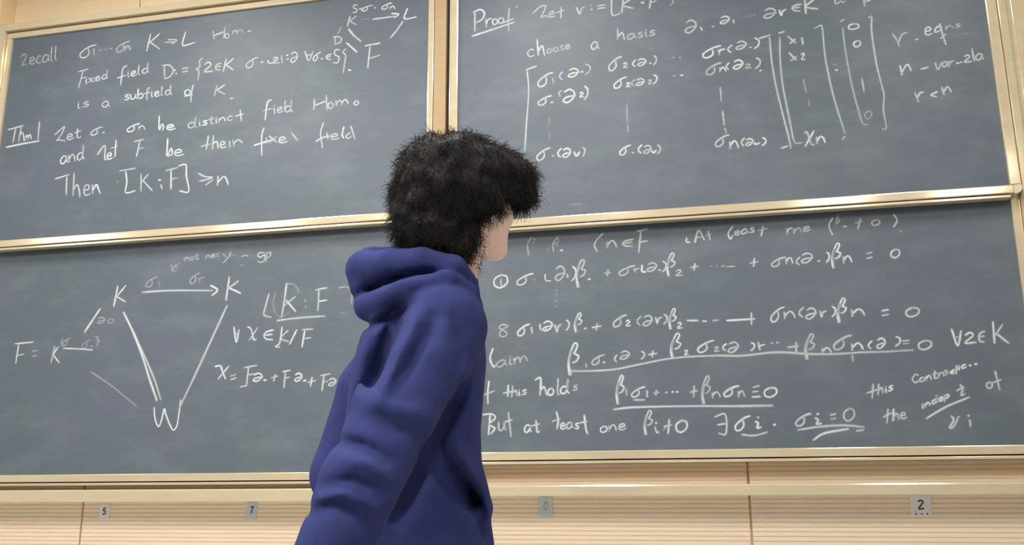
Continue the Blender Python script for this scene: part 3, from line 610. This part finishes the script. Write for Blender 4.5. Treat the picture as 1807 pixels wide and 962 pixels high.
S.bx('β', 1137, 725, 1151, 767, 4.8).st([(1156, 753), (1159, 764), (1163, 762)]).dot(1158, 747, 1.5).st([(1181, 740), (1179, 766)], 4.8).st([(1172, 753), (1185, 750)], 4).st([(1170, 760), (1184, 745)], 4, .7).bx('0', 1194, 742, 1212, 763, 4.8)
S.st([(1261, 736), (1280, 732), (1281, 765), (1268, 765)], 4.8).st([(1266, 750), (1280, 748)]).bx('σ', 1298, 735, 1324, 759, 5).st([(1333, 744), (1338, 747), (1336, 756), (1343, 754)]).dot(1338, 737, 1.6).st([(1309, 767), (1330, 769), (1354, 763)], 5).dot(1367, 750, 2)
S.bx('σ', 1405, 731, 1431, 751, 5).st([(1438, 738), (1444, 741), (1441, 749), (1450, 747)]).dot(1443, 731, 1.6).bx('=', 1466, 731, 1475, 740, 4.6).bx('0', 1490, 721, 1507, 743, 5).st([(1408, 759), (1450, 753), (1490, 751), (1525, 754)], 5.4).st([(1435, 777), (1455, 765), (1497, 757)], 5.4).st([(1511, 761), (1524, 759)], 4.8)
S.line(); S.st([(1541, 678), (1539, 703)]).st([(1530, 694), (1550, 687)], 4).st([(1551, 678), (1549, 697)]).st([(1550, 690), (1556, 684), (1558, 694)]).tx('is', 1561, 694, 1577, 687, 8)
S.bx('c', 1610, 661, 1622, 675).tx('ont', 1622, 675, 1655, 667, 8).tx('ra', 1655, 668, 1674, 660, 8).st([(1688, 645), (1687, 660)]).st([(1684, 653), (1677, 658), (1684, 659)]).tx('ic', 1690, 654, 1706, 648, 6).dot(1712, 645, 2).dot(1722, 643, 2)
S.st([(1567, 722), (1565, 747)]).st([(1559, 736), (1573, 729)], 4).st([(1577, 722), (1576, 743)]).st([(1576, 736), (1583, 730), (1586, 741)]).bx('e', 1589, 728, 1600, 739)
S.tx('indep', 1626, 722, 1677, 701, 7).st([(1694, 679), (1699, 686), (1696, 698), (1703, 695)]).st([(1688, 690), (1701, 683)], 4).st([(1634, 739), (1670, 718), (1711, 701)], 5)
S.bx('o', 1741, 674, 1751, 685).st([(1756, 655), (1760, 672), (1764, 689)], 4.8).st([(1748, 677), (1767, 670)], 4).st([(1678, 734), (1683, 741), (1676, 755), (1683, 753), (1692, 735)], 4.8).st([(1711, 741), (1713, 753)]).dot(1709, 734, 1.6)
S.build()

# ------------------------------------------------------------------ number tags on the wall below the trays
def number_tag(label, px, py, w, h, card, strokes, ink, dots=0):
    c = on_plane(px, py, -0.004)
    sw, sh = w/385.0/2, h/385.0/2
    t = empty('number_tag', (c[0], 0.0, c[2]-sh))
    tag(t, label, 'tag')
    mb = MB(); mb.box(c[0]-sw, c[0]+sw, -0.004, 0.001, c[2]-sh, c[2]+sh, 0.0008); mb.build('card', card, t)
    V = []; F = []
    for q in strokes:
        P = catmull([(a*10, bq*10) for a, bq in q], 1.0)/10
        T = np.gradient(P, axis=0); T /= np.maximum(np.linalg.norm(T, axis=1, keepdims=True), 1e-9)
        b0 = len(V)
        for (a, bq), (tx_, ty_) in zip(P, T):
            x = c[0]+(a-.5)*2*sw*0.36; z = c[2]+(bq-.5)*2*sh*0.40+sh*0.12
            for sgn in (-1, 1):
                V.append((x-ty_*sgn*0.0034, -0.0046, z+tx_*sgn*0.0034))
        for i in range(len(P)-1): F.append((b0+2*i, b0+2*i+1, b0+2*i+3, b0+2*i+2))
    for k in range(dots):
        x = c[0]+(k-1)*sw*.55; z = c[2]-sh*.72; n = len(V); rr = 0.0036
        V += [(x+rr*math.cos(q), -0.0046, z+rr*math.sin(q)) for q in np.linspace(0, 2*math.pi, 8, endpoint=False)]
        F.append(tuple(range(n, n+8)))
    if V: link_mesh('numeral', V, F, ink, t)
FIVE = [[(.9, 1), (.3, .95), (.25, .6), (.7, .6), (.85, .25), (.5, 0), (.1, .1)]]
SEVEN = [[(.15, .9), (.9, .95), (.6, .5), (.45, 0)]]
TWO = [[(.2, .8), (.5, 1), (.8, .75), (.2, .05), (.9, .05)]]
NOUGHT = [[(.5, 1), (.2, .7), (.2, .2), (.5, 0), (.8, .3), (.8, .8), (.5, 1)]]
number_tag('white card with a 5 on the wood wall below the left tray', 184, 904, 22, 29, M_CARD, FIVE, M_INK)
number_tag('blue-grey card with a 7, on the wood wall near the person', 444, 902, 21, 31, M_CARDB, SEVEN, M_INK)
number_tag('faded pale card on the wall just right of the person', 963, 895, 25, 33, M_CARDB, NOUGHT, M_INKF)
number_tag('pale card with a 2 above three dots, right end of the wall', 1625, 893, 31, 34, M_CARD, TWO, M_INK, 3)

HEAD_TURN, HEAD_TILT, HEAD_PX, HEAD_W = 45.0, 4.0, (828, 351), 0.0
HAIR_BLOBS = [(812, 338, -.01, .140, .14, .116), (750, 372, .0, .080, .10, .098), (800, 300, 0, .125, .12, .075),
              (892, 318, .03, .062, .085, .066), (905, 345, .05, .040, .06, .040), (785, 415, -.03, .082, .075, .070), (812, 440, -.03, .040, .05, .045)]
# ------------------------------------------------------------------ the person
class Field:
    """a small signed distance sculpting field, meshed with surface nets"""
    def __init__(s, lo, hi, h):
        s.lo = np.array(lo, float); s.h = h
        s.n = np.ceil((np.array(hi)-s.lo)/h).astype(int)+1
        s.d = np.full(s.n, 0.08, np.float32)
    def win(s, lo, hi):
        a = np.clip(np.floor((np.array(lo)-s.lo)/s.h).astype(int), 0, s.n)
        b = np.clip(np.ceil((np.array(hi)-s.lo)/s.h).astype(int)+1, 0, s.n)
        sl = tuple(slice(i, j) for i, j in zip(a, b))
        g = np.meshgrid(*[s.lo[k]+s.h*np.arange(a[k], b[k]) for k in range(3)], indexing='ij')
        return sl, g
    def add(s, d, sl, k=0.02, sub=False):
        o = s.d[sl]; d = d.astype(np.float32)
        if sub:
            hh = np.maximum(k-np.abs(o+d), 0)/k
            s.d[sl] = np.maximum(o, -d)+hh*hh*k*.25
        else:
            hh = np.maximum(k-np.abs(o-d), 0)/k
            s.d[sl] = np.minimum(o, d)-hh*hh*k*.25
    def cone(s, a, b, ra, rb, k=0.02, sub=False):
        a = np.array(a, float); b = np.array(b, float); m = max(ra, rb)+.07
        sl, (X, Y, Z) = s.win(np.minimum(a, b)-m, np.maximum(a, b)+m)
        ab = b-a; L = max(ab@ab, 1e-9)
        t = np.clip(((X-a[0])*ab[0]+(Y-a[1])*ab[1]+(Z-a[2])*ab[2])/L, 0, 1)
        d = np.sqrt((X-a[0]-t*ab[0])**2+(Y-a[1]-t*ab[1])**2+(Z-a[2]-t*ab[2])**2)-(ra+(rb-ra)*t)
        s.add(d, sl, k, sub); return s
    def chain(s, pts, rad, k=0.02):
        for i in range(len(pts)-1): s.cone(pts[i], pts[i+1], rad[i], rad[i+1], k)
        return s
    def ell(s, c, r, R=None, k=0.02, sub=False):
        c = np.array(c, float); r = np.array(r, float); m = r.max()+.07
        sl, (X, Y, Z) = s.win(c-m, c+m)
        P = np.stack([X-c[0], Y-c[1], Z-c[2]], -1)
        if R is not None: P = P @ np.array(R, float).T          # rows of R: local axes
        k0 = np.sqrt(((P/r)**2).sum(-1)); k1 = np.sqrt(((P/r**2)**2).sum(-1))+1e-9
        s.add(np.clip(k0*(k0-1)/k1, -.3, .3), sl, k, sub); return s
    def mesh(s):
        D = s.d; nx, ny, nz = D.shape
        ins = D < 0
        cell = np.zeros((nx-1, ny-1, nz-1), np.int8)
        for i in (0, 1):
            for j in (0, 1):
                for k in (0, 1): cell += ins[i:nx-1+i, j:ny-1+j, k:nz-1+k]
        act = (cell > 0) & (cell < 8)
        idx = np.argwhere(act); m = len(idx)
        ids = np.full(act.shape, -1, np.int64); ids[act] = np.arange(m)
        acc = np.zeros((m, 3)); cnt = np.zeros(m)
        cs = [(i, j, k) for i in (0, 1) for j in (0, 1) for k in (0, 1)]
        for a in cs:
            for ax in range(3):
                if a[ax]: continue
                b2 = list(a); b2[ax] = 1
                da = D[tuple((idx+np.array(a)).T)]; db = D[tuple((idx+np.array(b2)).T)]
                c = (da < 0) != (db < 0)
                t = np.where(c, da/np.where(c, da-db, 1), 0)
                p = np.tile(np.array(a, float), (m, 1)); p[:, ax] = t
                acc[c] += p[c]; cnt[c] += 1
        V = s.lo+s.h*(idx+acc/cnt[:, None])
        F = []
        for ax in range(3):
            u, v = [(1, 2), (2, 0), (0, 1)][ax]
            A = np.moveaxis(ins, ax, 0); d0 = A[:-1] != A[1:]
            sel = np.moveaxis(d0, 0, ax)
            e = np.argwhere(sel)
            e = e[(e[:, u] > 0) & (e[:, v] > 0) & (e[:, u] < D.shape[u]-1) & (e[:, v] < D.shape[v]-1)]
            if not len(e): continue
            def at(du, dv):
                q = e.copy(); q[:, u] += du; q[:, v] += dv
                return ids[tuple(q.T)]
            quad = np.stack([at(-1, -1), at(0, -1), at(0, 0), at(-1, 0)], 1)
            fl = ins[tuple(e.T)]
            quad[~fl] = quad[~fl][:, ::-1]
            F.append(quad)
        F = np.vstack(F); F = F[(F >= 0).all(1)]
        return V, F
def relax(V, F, it=2, lam=.5):
    for _ in range(it):
        S_ = np.zeros_like(V); C_ = np.zeros(len(V))
        for k in range(4):
            a, b2 = F[:, k], F[:, (k+1) % 4]
            np.add.at(S_, a, V[b2]); np.add.at(C_, a, 1); np.add.at(S_, b2, V[a]); np.add.at(C_, b2, 1)
        V = V+lam*(S_/np.maximum(C_, 1)[:, None]-V)
    return V

# local frame: u to the camera's right, w away from it, z up; metres, origin on the podium
PD = 2.05
d0 = ray(770, 700); v2 = d0[:2]/np.linalg.norm(d0[:2])
VW = np.array([v2[0], v2[1], 0]); VU = np.array([v2[1], -v2[0], 0])
ORG = np.array([CAM[0]+v2[0]*PD, CAM[1]+v2[1]*PD, PODZ])
def L(px, py, w=0.0):
    d = ray(px, py); t = (PD+w)/(d[:2]@v2)
    p = CAM+d*t-ORG
    return np.array([p@VU, w, p[2]])
def world_pts(V): return ORG+V[:, :1]*VU+V[:, 1:2]*VW+V[:, 2:]*np.array([0, 0, 1.0])
def to_px(V):
    P = world_pts(V)-CAM
    z = P@CF
    return np.stack([W/2+FPX*(P@CR)/z, H/2-FPX*(P@CU)/z], 1)

def mat_skin():
    m, nt, b = node_mat('skin')
    f = noise(nt, coords(nt), 40, 4)
    nt.links.new(ramp(nt, f, [(0.3, (0.86, 0.60, 0.50)), (0.7, (0.90, 0.65, 0.55))]), b.inputs['Base Color'])
    b.inputs['Roughness'].default_value = 0.5
    b.inputs['Subsurface Weight'].default_value = 0.15
    b.inputs['Subsurface Radius'].default_value = (0.02, 0.008, 0.004)
    return m
def mat_cloth(name, c0, c1, sheen=0.03):
    m, nt, b = node_mat(name)
    v = coords(nt)
    f = noise(nt, v, 14, 4)
    nt.links.new(ramp(nt, f, [(0.3, c0), (0.7, c1)]), b.inputs['Base Color'])
    b.inputs['Roughness'].default_value = 0.9
    b.inputs['Specular IOR Level'].default_value = 0.02
    b.inputs['Sheen Weight'].default_value = sheen
    b.inputs['Sheen Roughness'].default_value = 0.5
    b.inputs['Sheen Tint'].default_value = (0.6, 0.6, 0.85, 1)
    f2 = noise(nt, coords(nt, (1, 1, .55)), 17, 2)
    bump(nt, b, f2, 0.45, 0.02)
    return m
M_SKIN = mat_skin()
M_NAVY = mat_cloth('navy_fleece', (0.031, 0.038, 0.120), (0.038, 0.046, 0.140))
M_TROUSER = mat_cloth('charcoal_cloth', (0.03, 0.03, 0.035), (0.04, 0.04, 0.045), 0.05)
M_SHOE = mat_plain('white_leather', (0.6, 0.6, 0.58), (0.68, 0.68, 0.66), 0.5)
m, nt, b = node_mat('black_hair')
f = noise(nt, coords(nt), 30, 4)
nt.links.new(ramp(nt, f, [(0.35, (0.009, 0.007, 0.0065)), (0.75, (0.026, 0.019, 0.017))]), b.inputs['Base Color'])
b.inputs['Roughness'].default_value = 0.6; b.inputs['Specular IOR Level'].default_value = 0.15
M_HAIR = m
M_EYE = mat_plain('eye_white', (0.8, 0.78, 0.75), (0.82, 0.8, 0.77), 0.2)

# head frame
HT = math.radians(HEAD_TURN); tl = math.radians(HEAD_TILT)
fx = np.array([math.cos(HT)*math.cos(tl), math.sin(HT)*math.cos(tl), math.sin(tl)])      # face direction
rx = np.array([math.sin(HT), -math.cos(HT), 0.0])                                       # person's right
ux = np.cross(rx, fx)
HR = np.stack([rx, fx, ux])
HC = L(*HEAD_PX, HEAD_W)
def hp(x, y, z): return HC+HS*(x*rx+y*fx+z*ux)
HS = 1.04

# shared joints
SHR = L(785, 578, -0.13); ELR = L(700, 745, -0.225); WRR = L(573, 985, -0.30)
SHL = L(738, 565, 0.17); ELL = L(607, 838, 0.22); WRL = L(745, 925, 0.18)
NK = L(806, 500, -0.02)
PELV = np.array([L(728, 962, .0)[0], 0.035, 0.86])
HIPR = PELV+np.array([.02, -.07, -.07]); HIPL = PELV+np.array([-.02, .07, -.07])
KNR = HIPR+np.array([.09, .0, -.40]); ANR = KNR+np.array([.0, .0, -.38])
KNL = HIPL+np.array([.02, .0, -.40]); ANL = KNL+np.array([-.16, .01, -.36])
ANR[2] = .085; ANL[2] = .095
CHEST = L(748, 640, .03)

B = Field((-.62, -.48, -.02), (.62, .50, 1.86), 0.0055)
# skull, face, jaw, neck
B.ell(hp(0, -.012, .03), HS*np.array([.076, .096, .092]), HR, .01)
B.ell(hp(0, .045, -.035), HS*np.array([.066, .052, .080]), HR, .03)
for sx in (-1, 1):
    B.cone(hp(sx*.056, .004, -.070), hp(sx*.014, .078, -.112), HS*.020, HS*.017, .03)
    B.ell(hp(sx*.040, .066, -.042), HS*np.array([.024, .020, .022]), HR, .02)        # cheekbone
    B.ell(hp(sx*.034, .082, -.008), HS*np.array([.020, .012, .010]), HR, .015)       # brow
B.ell(hp(0, .075, -.075), HS*np.array([.034, .024, .036]), HR, .02)
B.ell(hp(0, .088, -.112), HS*np.array([.018, .014, .014]), HR, .015)                  # chin
for sx in (-1, 1): B.ell(hp(sx*.031, .098, -.022), HS*np.array([.015, .012, .010]), HR, .012, True)   # eye sockets
B.cone(hp(0, .096, -.012), hp(0, .118, -.050), HS*.007, HS*.011, .012)                # nose
for sx in (-1, 1): B.ell(hp(sx*.010, .106, -.054), HS*np.array([.008, .008, .007]), HR, .006)
B.ell(hp(0, .100, -.078), HS*np.array([.020, .007, .005]), HR, .006)                  # lips
B.ell(hp(0, .098, -.087), HS*np.array([.017, .008, .006]), HR, .006)
for sx in (-1, 1):                                                                      # ears
    B.ell(hp(sx*.078, -.012, -.034), HS*np.array([.011, .020, .034]), HR, .008)
    B.ell(hp(sx*.089, -.008, -.028), HS*np.array([.007, .010, .018]), HR, .006, True)
B.cone(hp(0, -.022, -.075), NK+np.array([-.015, .02, -.04]), .053, .050, .03)
# trunk under the clothes
B.chain([NK+np.array([-.03, .0, -.07]), CHEST, L(735, 800, .03), PELV], [.065, .085, .080, .085], .04)
B.cone(NK+np.array([-.02, .02, -.10]), SHR+np.array([-.01, .02, -.02]), .045, .05, .03); B.cone(NK+np.array([-.02, .02, -.10]), SHL, .045, .05, .03)
for a, e, w_ in ((SHR, ELR, WRR), (SHL, ELL, WRL)): B.chain([a, e, w_], [.052, .042, .028], .02)
for h_, k_, a_ in ((HIPR, KNR, ANR), (HIPL, KNL, ANL)):
    B.chain([h_, k_, a_], [.068, .056, .040], .03)
    B.cone(a_+np.array([-.02, 0, -.05]), a_+np.array([.15, .03 if a_ is ANL else -.02, -.058]), .034, .026, .02)
# hands: palm, four unequal bent fingers, thumb
def hand(wr, d, side, palm_n):
    d = d/np.linalg.norm(d); s_ = np.cross(d, palm_n); s_ /= np.linalg.norm(s_); n_ = np.cross(s_, d)
    s_ = s_*side
    for q in (-.026, -.009, .009, .026): B.cone(wr+d*.0, wr+d*.085+s_*q, .020, .012, .012)
    for q, ln in ((-.030, .062), (-.010, .076), (.010, .080), (.030, .070)):
        p0 = wr+d*.085+s_*q; p1 = p0+d*ln*.45+n_*.008+s_*q*.12; p2 = p1+d*ln*.32+n_*.018; p3 = p2+d*ln*.16+n_*.018
        B.chain([p0, p1, p2, p3], [.0105, .0098, .0090, .0078], .004)
    t0 = wr+d*.028+s_*.026; t1 = t0+d*.030+s_*.026+n_*.010; t2 = t1+d*.028+s_*.006+n_*.012
    B.chain([t0, t1, t2], [.015, .0115, .009], .008)
hand(WRR+(WRR-ELR)/np.linalg.norm(WRR-ELR)*.02, WRR-ELR, 1, np.array([.3, .9, 0.]))
hand(WRL+(WRL-ELL)/np.linalg.norm(WRL-ELL)*.02, WRL-ELL, 1, np.array([0., -1., .2]))
V, F = B.mesh(); V = relax(V, F, 2, .4)
person = link_mesh('person', world_pts(V), F.tolist(), M_SKIN, None, True)
tag(person, 'person in a navy hoodie with bushy black hair, turning away toward the chalkboards', 'person')
for sx in (-1, 1):
    E_ = Field(hp(sx*.031, .088, -.022)-.02, hp(sx*.031, .088, -.022)+.02, .0015)
    E_.ell(hp(sx*.031, .087, -.022), (.0115, .0115, .0115)); v_, f_ = E_.mesh()
    link_mesh('eye', world_pts(v_), f_.tolist(), M_EYE, person, True)

# hoodie --------------------------------------------------------------
Hd = Field((-.50, -.44, .60), (.42, .46, 1.66), 0.006)
# (py, left edge px, right edge px, half depth, depth centre)
SECT = [(500, 688, 826, .09, .01), (540, 664, 842, .135, .025), (580, 645, 854, .145, .03), (640, 628, 858, .14, .035), (700, 618, 853, .135, .035),
        (760, 606, 848, .13, .035), (820, 598, 850, .13, .035), (880, 592, 860, .13, .035), (962, 590, 872, .135, .035), (1100, 596, 880, .14, .035)]
zz = []; cu = []; ru = []; rw = []; cw = []
for py, xl, xr, hw, wc in SECT:
    a_ = L(xl, py, wc); b_ = L(xr, py, wc)
    zz.append(a_[2]); cu.append((a_[0]+b_[0])/2); ru.append((b_[0]-a_[0])/2); rw.append(hw); cw.append(wc)
o_ = np.argsort(zz); zz = np.array(zz)[o_]; cu = np.array(cu)[o_]; ru = np.array(ru)[o_]; rw = np.array(rw)[o_]; cw = np.array(cw)[o_]
sl, (X, Y, Z) = Hd.win(Hd.lo, Hd.lo+Hd.h*(Hd.n-1))
def ip(a): return np.interp(Z, zz, a)
k_ = ((np.abs(X-ip(cu))/ip(ru))**2.4+(np.abs(Y-ip(cw))/ip(rw))**2.4)**(1/2.4)
d_ = (k_-1)*np.minimum(ip(ru), ip(rw))
d_ = np.maximum(d_, Z-L(780, 492, 0)[2])
d_ = np.maximum(d_, .68-Z)
Hd.add(np.clip(d_, -.2, .08), sl, .03)
# shoulders and sleeves
Hd.cone(L(770, 545, -.04), SHR, .085, .088, .06)
Hd.cone(L(770, 545, .04), SHL, .08, .075, .05)
Hd.chain([SHR, L(745, 660, -.18), ELR, L(640, 858, -.265), WRR], [.088, .092, .090, .083, .060], .010)
Hd.chain([SHL, L(655, 690, .22), ELL, WRL], [.080, .080, .078, .060], .015)
# hood lying on the back: rim roll, lower roll, slack pouch, collar round the neck
Hd.ell(L(695, 488, .05), (.085, .10, .05), None, .02)
Hd.chain([L(641, 472, .04), L(690, 466, -.04), L(745, 462, -.09), L(800, 474, -.10), L(826, 497, -.06)], [.037, .034, .031, .029, .021], .010)
Hd.chain([L(641, 472, .04), L(655, 462, .11), L(720, 455, .13), L(800, 470, .08), L(826, 500, -.0), L(832, 514, -.05)], [.036, .034, .032, .028, .022, .018], .012)
Hd.cone(L(636, 480, .04), L(640, 508, .04), .032, .030, .012)
Hd.chain([L(650, 540, .05), L(652, 540, .0), L(686, 524, -.08), L(735, 500, -.135), L(790, 494, -.145), L(830, 516, -.095), L(842, 540, -.05)], [.034, .034, .031, .027, .022, .018, .012], .008)
# neck opening
Hd.cone(hp(.0, -.015, -.05), hp(.005, -.005, -.125), .058, .046, .012, True)
Hd.ell(L(775, 500, .0), (.055, .06, .035), None, .02)
Hd.cone(L(849, 902, -.035), L(856, 940, -.035), .016, .018, .006, True)
# folds drawn as shallow valleys (-) and ridges (+) on the camera side, in metres
gx, gy = None, None
band = np.argwhere(np.abs(Hd.d) < .03)
P_ = Hd.lo+Hd.h*band
px_ = to_px(P_)
def seg_d(p, a, b2):
    a = np.array(a, float); ab = np.array(b2, float)-a
    t = np.clip(((p-a)@ab)/(ab@ab), 0, 1)
    return np.linalg.norm(p-a-t[:, None]*ab, axis=1), t
FOLDS = [  # polyline px, width px, depth m (negative sinks)
    ([(704, 548), (690, 585), (672, 640), (660, 680)], 12, -.022),
    ([(740, 545), (722, 590), (692, 650), (668, 705)], 13, .010),
    ([(770, 560), (742, 615), (705, 675)], 10, -.008),
    ([(648, 590), (636, 650), (622, 700)], 12, .007),
    ([(636, 516), (672, 500), (712, 487), (765, 480)], 6, -.007),
    ([(650, 580), (690, 556), (730, 535)], 8, -.012),
    ([(815, 690), (788, 742), (756, 802), (728, 862), (700, 915)], 14, -.020),
    ([(762, 800), (796, 842), (834, 880)], 18, -.032),
    ([(810, 800), (838, 840), (862, 895)], 12, .012),
    ([(600, 780), (640, 786), (680, 812)], 11, -.009),
    ([(606, 812), (650, 818), (690, 846)], 11, .006),
    ([(578, 856), (620, 848), (668, 870)], 11, -.008),
    ([(552, 905), (590, 890), (640, 920)], 12, -.008),
    ([(566, 880), (610, 870), (660, 898)], 10, .006),
    ([(650, 740), (690, 756), (735, 770)], 13, -.006),
    ([(660, 712), (700, 720), (755, 735)], 13, .005),
    ([(800, 560), (815, 620), (806, 670)], 12, -.006),
]
nearw = np.clip((.10-P_[:, 1])/.08, 0, 1)
disp = np.zeros(len(band))
for poly, wd, dep in FOLDS:
    best = np.full(len(band), 1e9)
    for i in range(len(poly)-1):
        q, t = seg_d(px_, poly[i], poly[i+1]); best = np.minimum(best, q)
    e0 = np.minimum(np.linalg.norm(px_-np.array(poly[0]), axis=1), np.linalg.norm(px_-np.array(poly[-1]), axis=1))
    disp += dep*np.exp(-(best/wd)**2)*np.clip(.45+e0/55.0, 0, 1)
dd = Hd.d[tuple(band.T)]
Hd.d[tuple(band.T)] = dd-(2.0*disp*nearw).astype(np.float32)
V, F = Hd.mesh(); V = relax(V, F, 3, .5)
hoodie = link_mesh('hoodie', world_pts(V), F.tolist(), M_NAVY, person, True)

# trousers and shoes ----------------------------------------------------
T_ = Field((-.45, -.35, .05), (.5, .35, 1.05), 0.009)
T_.ell(PELV+np.array([0, 0, -.04]), (.115, .115, .11), None, .04)
for h_, k_, a_ in ((HIPR, KNR, ANR), (HIPL, KNL, ANL)):
    T_.chain([h_, k_, a_+np.array([0, 0, .02])], [.080, .076, .066], .03)
V, F = T_.mesh(); V = relax(V, F, 2); link_mesh('trousers', world_pts(V), F.tolist(), M_TROUSER, person, True)
for a_, yy in ((ANR, -.02), (ANL, .03)):
    S_F = Field(a_-np.array([.14, .12, .12]), a_+np.array([.30, .14, .09]), .006)
    S_F.cone(a_+np.array([-.03, 0, -.045]), a_+np.array([.15, yy, -.052]), .044, .036, .02)
    S_F.cone(a_+np.array([-.02, 0, -.03]), a_+np.array([-.005, 0, .02]), .046, .050, .02)
    g3 = S_F.win(S_F.lo, S_F.lo+S_F.h*(S_F.n-1))
    S_F.d = np.maximum(S_F.d, (.001-g3[1][2]).astype(np.float32))
    V, F = S_F.mesh(); V = relax(V, F, 1); link_mesh('shoe', world_pts(V), F.tolist(), M_SHOE, person, True)

# hair --------------------------------------------------------------------
Hf = Field(HC-np.array([.26, .26, .26]), HC+np.array([.26, .26, .24]), 0.005)
for px, py, w_, au, aw, az in HAIR_BLOBS:
    Hf.ell(L(px, py, w_), (au*.955, aw*.955, az*.955), None, .055)
# keep the face clear of hair
Hf.ell(hp(.0, .125, -.075), HS*np.array([.085, .085, .085]), HR, .012, True)
Hf.cone(hp(.085, .055, -.045), hp(.075, .000, -.135), .042, .046, .03, True)
Hf.ell(hp(-.080, .050, -.085), HS*np.array([.045, .060, .052]), HR, .012, True)
band = np.argwhere(np.abs(Hf.d) < .04); P_ = Hf.lo+Hf.h*band
nz_ = np.zeros(len(band))
r2 = np.random.default_rng(11)
for k in range(46):
    dv = r2.normal(size=3); dv /= np.linalg.norm(dv); fq = r2.uniform(60, 190)
    nz_ += np.sin(P_@dv*fq+r2.uniform(0, 6.28)+1.5*np.sin(P_@r2.normal(size=3)*30))/fq*60
Hf.d[tuple(band.T)] -= (nz_*.0015).astype(np.float32)
V, F = Hf.mesh(); V = relax(V, F, 1, .4)
hair_n = np.zeros_like(V)
fn = np.cross(V[F[:, 2]]-V[F[:, 0]], V[F[:, 3]]-V[F[:, 1]])
for k in range(4): np.add.at(hair_n, F[:, k], fn)
hair_n /= np.maximum(np.linalg.norm(hair_n, axis=1, keepdims=True), 1e-12)
VV = [world_pts(V)]; FF = F.tolist(); base = len(V)
# curly locks over the whole mop
NST, SEG = 11000, 9
pick = r2.integers(0, len(V), NST)
for n_i, i in enumerate(pick):
    loose = n_i % 5 == 0                       # flyaway hairs
    p0 = V[i]-hair_n[i]*.005; nrm = hair_n[i]
    dn = np.array([0, 0, -1.0])-nrm*(-nrm[2])
    sw = np.cross(nrm, r2.normal(size=3))
    if loose: dirn = nrm*r2.uniform(.4, .9)+dn*r2.uniform(-.2, .5)+sw*r2.uniform(-.8, .8)
    else: dirn = nrm*r2.uniform(.05, .35)+dn*r2.uniform(.0, .7)+sw*r2.uniform(-.8, .8)
    dirn /= np.linalg.norm(dirn)
    ln = r2.uniform(.014, .028) if loose else r2.uniform(.018, .040)
    cr = r2.uniform(.003, .008); tw = r2.uniform(3.5, 8.0)*r2.choice([-1, 1]); ph = r2.uniform(0, 6.28)
    a1 = np.cross(dirn, nrm+.01*r2.normal(size=3)); a1 /= max(np.linalg.norm(a1), 1e-6); a2 = np.cross(dirn, a1)
    t = np.linspace(0, 1, SEG)[:, None]
    C_ = p0+dirn*ln*t+np.array([0, 0, -.008])*t**2+cr*(t**.7)*(np.cos(ph+tw*t)*a1+np.sin(ph+tw*t)*a2)
    rad = (r2.uniform(.00025, .0005) if loose else r2.uniform(.0006, .0013))*(1-.7*t)
    ring = np.stack([C_+rad*(np.cos(q)*a1+np.sin(q)*a2) for q in (0, 2.094, 4.188)], 1).reshape(-1, 3)
    VV.append(world_pts(ring))
    for s_ in range(SEG-1):
        for q in range(3):
            a_ = base+3*s_+q; b_ = base+3*s_+(q+1) % 3
            FF.append((a_, b_, b_+3, a_+3))
    base += 3*SEG
link_mesh('hair', np.vstack(VV), FF, M_HAIR, person, True)
